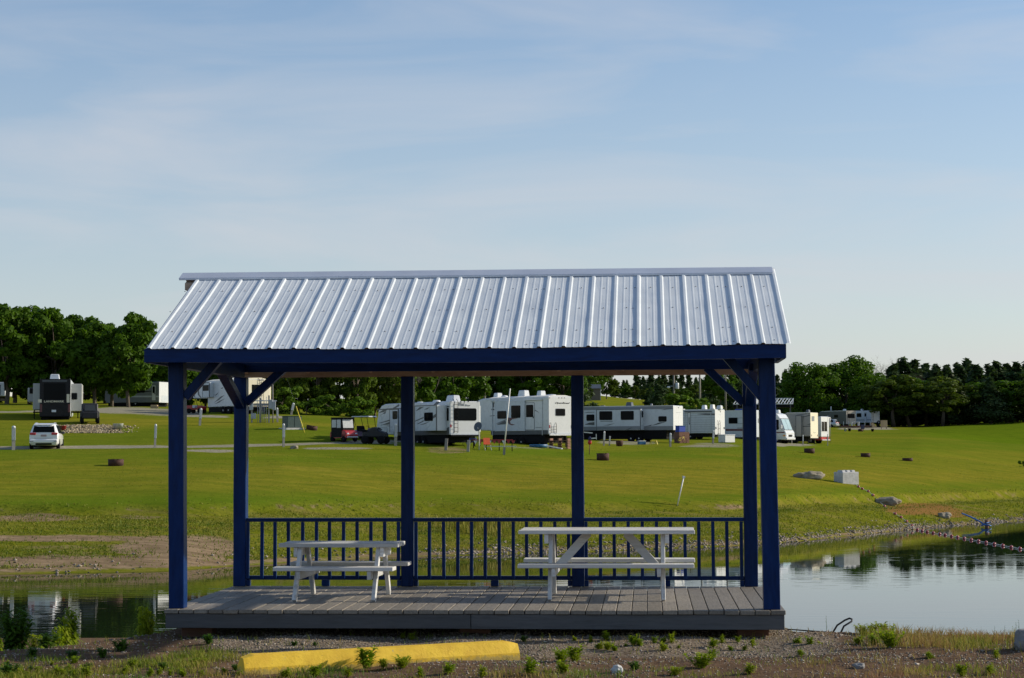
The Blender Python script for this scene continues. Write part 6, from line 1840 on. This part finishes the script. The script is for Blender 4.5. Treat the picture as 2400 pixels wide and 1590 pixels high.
# ------------------------------------------------------------------ foreground weeds
def weed_mesh(seed, nst, h, nlv, ll, lw, mat, spread=.35, droop=.5):
    rng = random.Random(seed); m_ = MB()
    for s in range(nst):
        a = rng.uniform(0, 6.28); ln = rng.uniform(.2, 1) * spread
        hh = h * rng.uniform(.6, 1.0)
        tip = Vector((math.cos(a) * ln * hh, math.sin(a) * ln * hh, hh))
        b0 = Vector((math.cos(a), math.sin(a), 0)) * .02 * rng.random()
        m_.tube([b0, b0.lerp(tip, .5) + Vector((0, 0, .06 * hh)), tip], [.0035, .0028, .0012], 4, cap=False)
        for k in range(nlv):
            t = (k + rng.random()) / nlv
            t = .12 + .88 * t
            o = b0.lerp(tip, t); aa = rng.uniform(0, 6.28); l = ll * rng.uniform(.6, 1.15) * (1.15 - .45 * t); w = lw * rng.uniform(.7, 1.2)
            d = Vector((math.cos(aa), math.sin(aa), rng.uniform(.25, .9))).normalized(); sd = d.cross(Vector((0, 0, 1))).normalized()
            p1 = o + d * l * .5; p2 = o + d * l + Vector((0, 0, -droop * l * rng.uniform(.3, 1)))
            m_.add([o - sd * w * .25, o + sd * w * .25, p1 + sd * w * .5, p1 - sd * w * .5, p2], [(0, 1, 2, 3), (3, 2, 4)])
    return m_.mesh('leaves', M[mat])
W_ = [weed_mesh(1, 6, .16, 24, .075, .018, 'weed'), weed_mesh(2, 9, .11, 18, .07, .018, 'weed', .6), weed_mesh(3, 5, .20, 26, .08, .019, 'weed', .25), weed_mesh(4, 10, .10, 16, .06, .020, 'weedd', .7), weed_mesh(5, 14, .13, 18, .06, .014, 'weed', .9, .3)]
TALL = [weed_mesh(8, 7, .75, 60, .17, .034, 'weed', .16, .8), weed_mesh(9, 13, .62, 44, .15, .04, 'weedd', .35, .6), weed_mesh(10, 5, .40, 34, .12, .026, 'weed', .2, .8)]
def near_at(px, py):
    p = PZ(px, py, GZ)
    for _ in range(4): p = PZ(px, py, ztp(p.x, p.y))
    return p
def weed(px, py, hpx, var, label='small green weed sprouting from the gravel', group='small weeds in the gravel', meshes=W_, h0=None):
    p = near_at(px, py)
    me_ = meshes[var]
    H0 = max(v_.co.z for v_ in me_.vertices)
    s = hpx * 1.15 * p.y / F / H0
    o = link('weed', me_, None, None, (p.x, p.y, p.z - .004), (0, 0, random.uniform(0, 6.28)), (s * random.uniform(.95, 1.35), s * random.uniform(.95, 1.35), s * random.uniform(.85, 1.05)))
    tag(o, label, 'weed', group)
for px, py, h, k in ((1227, 1504, 14, 3), (1347, 1503, 12, 1), (1384, 1507, 16, 0), (1421, 1503, 28, 0), (1485, 1512, 28, 0), (1500, 1515, 20, 1), (1404, 1522, 20, 1), (1440, 1526, 16, 1), (1424, 1524, 22, 4), (1535, 1508, 17, 0), (1555, 1506, 14, 1), (1574, 1508, 24, 0), (1556, 1526, 22, 1), (1465, 1516, 9, 1), (1590, 1520, 9, 1), (1670, 1518, 22, 1), (1692, 1508, 18, 0), (1730, 1506, 16, 0), (1764, 1516, 22, 0), (1712, 1524, 12, 1), (1746, 1524, 12, 1), (1868, 1512, 18, 1), (1897, 1514, 22, 0), (1922, 1518, 16, 1), (1878, 1538, 18, 1), (945, 1497, 16, 0), (966, 1500, 18, 0), (488, 1510, 22, 3), (690, 1514, 12, 3), (738, 1514, 11, 3), (2180, 1546, 22, 1), (2335, 1545, 25, 0), (2320, 1582, 28, 0)):
    weed(px, py, h, k)
for px, py, h, k, lb in ((1315, 1552, 36, 4, 'dense green weed clump between the curb and the pale stone'), (1348, 1550, 40, 0, 'upright green weed clump left of the pale stone'), (1320, 1578, 32, 1, 'spreading green weed at the bottom, right of the curb'), (1240, 1584, 40, 1, 'leafy weed clump just beyond the right end of the curb'), (1488, 1572, 24, 3, 'round bright weed right of the pale stone'), (1642, 1566, 36, 4, 'large green weed clump in front of the right table'), (1668, 1546, 26, 0, 'small upright weed behind the large weed clump'), (1580, 1584, 24, 4, 'low wide weed mat at the bottom, in front of the right table'), (1755, 1580, 24, 1, 'green weed at the bottom, below the right posts'), (860, 1566, 52, 0, 'tall green weed growing against the middle of the yellow curb'), (900, 1566, 26, 1, 'smaller weed against the yellow curb, right of the tall one'), (942, 1566, 30, 4, 'bushy weed under the yellow curb'), (740, 1586, 30, 0, 'green weed at the bottom, in front of the curb'), (815, 1588, 26, 0, 'right green weed at the bottom, in front of the curb'), (668, 1588, 22, 1, 'low weed at the bottom near the left end of the curb'), (985, 1588, 26, 0, 'green weed at the bottom under the right half of the curb'), (1050, 1580, 28, 1, 'weed at the bottom, left of the right curb end'), (1130, 1588, 26, 0, 'weed at the bottom, under the right curb end'), (2088, 1518, 40, 4, 'bright green bush at the water edge on the right'), (2046, 1488, 27, 4, 'yellow-green mound of weeds left of the bright bush'), (2022, 1487, 22, 4, 'left end of the yellow-green weed mound at the right water edge'), (2072, 1487, 28, 4, 'yellow-green weeds just behind the bright bush'), (2050, 1512, 26, 1, 'low yellow-green weeds in front of the weed mound'), (2012, 1511, 20, 1, 'low weeds left of the bright bush on the dirt'), (2256, 1586, 34, 0, 'bright green weed at the bottom right'), (75, 1542, 24, 3, 'dark green weed tuft on the gravel at the left'), (110, 1520, 34, 3, 'dark grey-green weed at the left gravel edge'), (285, 1528, 26, 3, 'dark small weed in the middle of the left gravel'), (170, 1544, 22, 3, 'thin dark weed on the left gravel'), (240, 1542, 22, 3, 'dark weed right of the thin one on the left gravel'), (140, 1585, 26, 1, 'yellow-green weed at the bottom left'), (200, 1588, 28, 0, 'upright weed at the bottom left'), (20, 1585, 32, 3, 'dark green weed clump in the bottom left corner'), (350, 1586, 20, 1, 'yellow-green weed at the bottom, left of the curb')):
    weed(px, py, h, k, lb, 'larger weeds in the foreground')
rw = random.Random(77)
for i in range(34):
    px, py = rw.uniform(5, 570), rw.uniform(1552, 1588)
    if 260 < px < 420 and py < 1562: continue
    weed(px, py, rw.uniform(9, 19), rw.choice((1, 1, 4, 3, 0)), 'low weed in the green mat at the bottom left', 'low weeds in the green mat')
for px, d, ytop, k, lb in ((40, 18.4, 1420, 1, 'dark leafy bush beyond the left gravel edge'), (168, 18.9, 1422, 0, 'tall yellow-green weed at the left water edge'), (150, 18.7, 1446, 2, 'shorter yellow-green weed beside the tall one'), (137, 18.5, 1468, 2, 'small yellow weed at the left gravel edge'), (330, 20.2, 1420, 2, 'yellow-green weed behind the driftwood log'), (345, 20.3, 1428, 2, 'second yellow-green weed behind the driftwood log'), (78, 18.2, 1486, 2, 'low yellow weed at the left gravel edge'), (95, 18.2, 1488, 2, 'low yellow weed right of its twin'), (0, 17.9, 1495, 2, 'yellow weed cut by the left edge'), (20, 18.6, 1455, 1, 'second dark bush beyond the left gravel edge')):
    p = at(px, d); me_ = TALL[k]; H0 = max(v_.co.z for v_ in me_.vertices)
    s = max(.12, PW(px, ytop, d).z - p.z) / H0
    tag(link('weed', me_, None, None, p, (0, 0, random.uniform(0, 6)), (min(s, 1.0), min(s, 1.0), s)), lb, 'weed', 'tall weeds at the left water edge')
ST = [weed_mesh(14, 1, .3, 9, .035, .012, 'weedd', .12, .2), weed_mesh(15, 2, .26, 8, .03, .012, 'weed', .2, .2)]
for px, d, ytop, k in ((1940, 18.9, 1444, 0), (2086, 18.7, 1456, 1), (2100, 18.65, 1462, 1), (2118, 18.6, 1470, 1), (2136, 18.6, 1472, 0), (2196, 18.5, 1466, 0), (2234, 18.5, 1467, 1), (2328, 18.3, 1468, 0), (2352, 18.3, 1467, 0), (2384, 18.2, 1458, 0), (2392, 18.2, 1454, 0), (2376, 18.2, 1468, 1), (2280, 18.4, 1484, 0), (2300, 18.4, 1486, 1), (2160, 18.55, 1478, 1)):
    p = at(px, d); me_ = ST[k]; H0 = max(v_.co.z for v_ in me_.vertices); s = max(.03, PW(px, ytop, d).z - p.z) / H0
    tag(link('weed', me_, None, None, p, (0, 0, random.uniform(0, 6)), (s * 1.1, s * 1.1, s)), 'thin dry weed stalk at the right water edge', 'weed', 'thin weed stalks at the right water edge')

# ------------------------------------------------------------------ gravel, dry grass, bank grass, shore stones
def stones(name, X, Y, size, mat, tint, flat=.6):
    n = len(X); Z = zt(X, Y)
    base = np.array([(1, 0, 0), (0, 1, 0), (-1, 0, 0), (0, -1, 0), (0, 0, 1), (0, 0, -1)], float)
    V = base[None] * RNG.uniform(.55, 1.25, (n, 6, 1)) * np.array([1, 1, flat])
    V = V + RNG.normal(0, .16, (n, 6, 3))
    a = RNG.uniform(0, 6.28, n); c, s = np.cos(a), np.sin(a)
    x = V[..., 0] * c[:, None] - V[..., 1] * s[:, None]; y = V[..., 0] * s[:, None] + V[..., 1] * c[:, None]
    V = np.stack([x, y, V[..., 2]], -1) * size[:, None, None] + np.stack([X, Y, Z + size * flat * .25], -1)[:, None]
    fc = np.array([(0, 1, 4), (1, 2, 4), (2, 3, 4), (3, 0, 4), (1, 0, 5), (2, 1, 5), (3, 2, 5), (0, 3, 5)])
    Fc = (fc[None] + (np.arange(n) * 6)[:, None, None]).reshape(-1, 3)
    me_ = fastmesh(name, V.reshape(-1, 3), Fc, mat, False, np.repeat(tint, 6))
    return link(name, me_)
n = 80000
Y_ = RNG.uniform(13.6, 20.2, n); px_ = RNG.uniform(-500, 2950, n); X_ = (px_ - 1200) * Y_ / F
gx_, gy_ = proj(X_, Y_, zt(X_, Y_))
dens = .25 + .75 * smooth(420, 640, gx_) * (1 - smooth(1960, 2150, gx_)) * (1 - smooth(1536, 1566, gy_)) + .45 * smooth(1900, 2050, gx_) * np.exp(-((gy_ - 1545) / 16) ** 2)
dens = dens * (.55 + .55 * (fbm(X_ * 1.3, Y_ * 1.3, 31) > -.25))
keep = RNG.uniform(0, 1, n) < dens
X_, Y_ = X_[keep], Y_[keep]
tag(stones('gravel', X_, Y_, RNG.uniform(.005, .0135, len(X_)) * (1 + .8 * (RNG.uniform(0, 1, len(X_)) > .97)), M['gravel'], RNG.uniform(0, 1, len(X_)) ** 2.0 * .92), 'loose tan gravel around the deck', 'gravel', kind='stuff')
n = 10000
px_ = RNG.uniform(-300, 2700, n)
Y_ = np.interp(px_, CXS, [cols[int(c)][0][0] for c in CXS]) + np.abs(RNG.normal(0, 1.3, n)) + RNG.uniform(-.2, .7, n)
X_ = (px_ - 1200) * Y_ / F
w = smooth(880, 1300, px_) * .62 + .06
keep = RNG.uniform(0, 1, n) < w * (.35 + .65 * (fbm(X_ * .3, Y_ * .6, 41) > -.1)); X_, Y_ = X_[keep], Y_[keep]
tag(stones('shore_stones', X_, Y_, RNG.uniform(.025, .11, len(X_)), M['gravel'], RNG.uniform(.0, .75, len(X_))), 'pale stones along the far waterline', 'stones', kind='stuff')
n = 2600
px_ = RNG.normal(210, 38, n); d_ = RNG.uniform(143.5, 149.5, n); X_ = (px_ - 1200) * d_ / F
tag(stones('rubble', X_, d_, RNG.uniform(.03, .13, n), M['rubble'], RNG.uniform(0, 1, n)), 'pale rubble spilling down the slope below the black-backed trailer', 'rubble', kind='stuff')
def blades(name, X, Y, h, w, tint, mat, lean=.5, seg2=True, z=None):
    n = len(X); Z = (zt(X, Y) if z is None else z) - .01
    a = RNG.uniform(0, 6.28, n); la = RNG.uniform(0, 6.28, n); ln = RNG.uniform(.1, 1, n) * lean * h
    B0 = np.stack([X, Y, Z], 1)
    sd = np.stack([np.cos(a), np.sin(a), 0 * a], 1) * (w / 2)[:, None]
    le = np.stack([np.cos(la) * ln, np.sin(la) * ln, 0 * a], 1)
    up_ = np.stack([0 * a, 0 * a, h], 1)
    m1 = B0 + up_ * .6 + le * .35; tp = B0 + up_ * RNG.uniform(.75, 1, (n, 1)) + le
    V = np.stack([B0 - sd, B0 + sd, m1 + sd * .7, m1 - sd * .7, tp], 1).reshape(-1, 3)
    i = np.arange(n)[:, None] * 5
    Fc = np.concatenate([i + np.array([[0, 1, 2]]), i + np.array([[0, 2, 3]]), i + np.array([[3, 2, 4]])], 0)
    return link(name, fastmesh(name, V, Fc, mat, False, np.repeat(tint, 5)))
# foreground grass, denser where the photograph shows it
n = 230000
Y_ = RNG.uniform(13.8, 19.4, n); px_ = RNG.uniform(-400, 2850, n); X_ = (px_ - 1200) * Y_ / F
gx_, gy_ = proj(X_, Y_, zt(X_, Y_))
def reg(cx, cy, rx, ry): return np.exp(-(((gx_ - cx) / rx) ** 2 + ((gy_ - cy) / ry) ** 2) ** 2)
den = 1.5 * reg(90, 1574, 260, 24) + 1.5 * reg(490, 1556, 110, 28) + 1.1 * reg(330, 1570, 150, 22) + .75 * reg(2060, 1478, 60, 20) * 1.2 + .6 * reg(2230, 1508, 190, 18) + .35 * reg(1990, 1560, 110, 14) + .5 * reg(2250, 1575, 120, 11) + .35 * reg(760, 1584, 230, 14) + .40 * reg(1260, 1584, 150, 10) + .15 * reg(1520, 1582, 160, 10) + .30 * reg(1930, 1470, 110, 7) + .3 * reg(2350, 1495, 80, 20) + .25 * reg(2000, 1582, 300, 10)
cl_ = fbm(X_ * 2.6, Y_ * 2.6, 51)
den = den * smooth(-.55, .55, cl_) * 1.15 + .018 + .06 * smooth(1555, 1585, gy_) * smooth(-.1, .5, cl_)
keep = RNG.uniform(0, 1, n) < den
X_, Y_, gx_, gy_, cl_ = X_[keep], Y_[keep], gx_[keep], gy_[keep], cl_[keep]
ti = np.clip(.38 + .35 * fbm(X_ * 1.4, Y_ * 1.4, 61) + RNG.normal(0, .14, len(X_)) + .30 * ((gx_ > 1850) & (gx_ < 2120) & (gy_ > 1530)) + .12 * (gx_ > 2100) + .30 * ((gx_ > 1850) & (gx_ < 2010) & (gy_ < 1500)) - .25 * (gx_ < 200), 0, 1)
tag(blades('wild_grass', X_, Y_, RNG.uniform(.025, .09, len(X_)) * (1 + .6 * (gx_ > 2000) * (gy_ < 1530)), RNG.uniform(.003, .008, len(X_)), ti, M['fgrass'], .8), 'patchy wild grass growing through the gravel', 'grass', kind='stuff')
# rough grass on the far bank and lawn fringe
n = 150000
px_ = RNG.uniform(-120, 2520, n)
sh_ = np.interp(px_, CXS, [cols[int(c)][0][0] for c in CXS])
Y_ = sh_ + 1.0 + RNG.uniform(0, 1, n) ** 1.2 * 24; X_ = (px_ - 1200) * Y_ / F
Z_ = zt(X_, Y_); gx_, gy_ = proj(X_, Y_, Z_)
bk = np.interp(gx_, [-300, 0, 500, 1000, 1700, 1850, 2100, 2400, 2700], [1192, 1190, 1183, 1176, 1182, 1168, 1160, 1150, 1150])
def reg(cx, cy, rx, ry): return np.exp(-(((gx_ - cx) / rx) ** 2 + ((gy_ - cy) / ry) ** 2) ** 2)
bare_ = np.clip(reg(120, 1262, 240, 9) + reg(430, 1285, 140, 32) + reg(200, 1318, 360, 12) + reg(2160, 1194, 95, 16) * .8, 0, 1)
keep = RNG.uniform(0, 1, n) < smooth(-14, 18, gy_ - bk) * (1 - .88 * bare_) * (.35 + .65 * smooth(-.5, .5, fbm(X_ * .35, Y_ * .7, 71)))
X_, Y_, Z_ = X_[keep], Y_[keep], Z_[keep]
ti = np.clip(.42 + .3 * fbm(X_ * .22, Y_ * .5, 81) + RNG.normal(0, .14, len(X_)), 0, 1)
tag(blades('bank_grass', X_, Y_, RNG.uniform(.03, .11, len(X_)) * (1 + 1.2 * (RNG.uniform(0, 1, len(X_)) > .95)), RNG.uniform(.02, .06, len(X_)), ti, M['bgrass'], 1.1, z=Z_), 'rough tussocky grass on the far bank', 'grass', kind='stuff')
n = 700
px_ = RNG.normal(1100, 55, n); Y_ = 92.5 + RNG.uniform(-1, 5, n); X_ = (px_ - 1200) * Y_ / F
tag(blades('tall_bank_grass', X_, Y_, RNG.uniform(.25, .6, n), RNG.uniform(.03, .06, n), np.clip(RNG.normal(.72, .1, n), 0, 1), M['bgrass'], .4), 'patch of tall yellowish grass on the bank above the middle railing', 'grass', kind='stuff')

# short mown grass standing on the lawn, thick enough to roughen it
n = 70000
px_ = RNG.uniform(-100, 2500, n)
sh_ = np.interp(px_, CXS, [cols[int(c)][0][0] for c in CXS])
Y_ = sh_ + 14 + RNG.uniform(0, 1, n) ** 1.3 * 62; X_ = (px_ - 1200) * Y_ / F
Z_ = zt(X_, Y_); gx_, gy_ = proj(X_, Y_, Z_)
keep = (RNG.uniform(0, 1, n) < .35 + .65 * smooth(-.4, .5, fbm(X_ * .16, Y_ * .5, 91))) & (np.abs(Y_ - np.interp(gx_, [-300, 0, 460, 700, 900, 1000], [132, 132.3, 132.5, 134.5, 139, 143])) > 2.0)
X_, Y_, Z_ = X_[keep], Y_[keep], Z_[keep]
ti = np.clip(.52 + .25 * fbm(X_ * .1, Y_ * .3, 95) + RNG.normal(0, .10, len(X_)), .25, .85)
tag(blades('lawn_grass', X_, Y_, RNG.uniform(.02, .045, len(X_)), RNG.uniform(.03, .07, len(X_)), ti, M['bgrass'], 1.8, z=Z_), 'mown grass of the lawn beyond the pond', 'grass', kind='stuff')
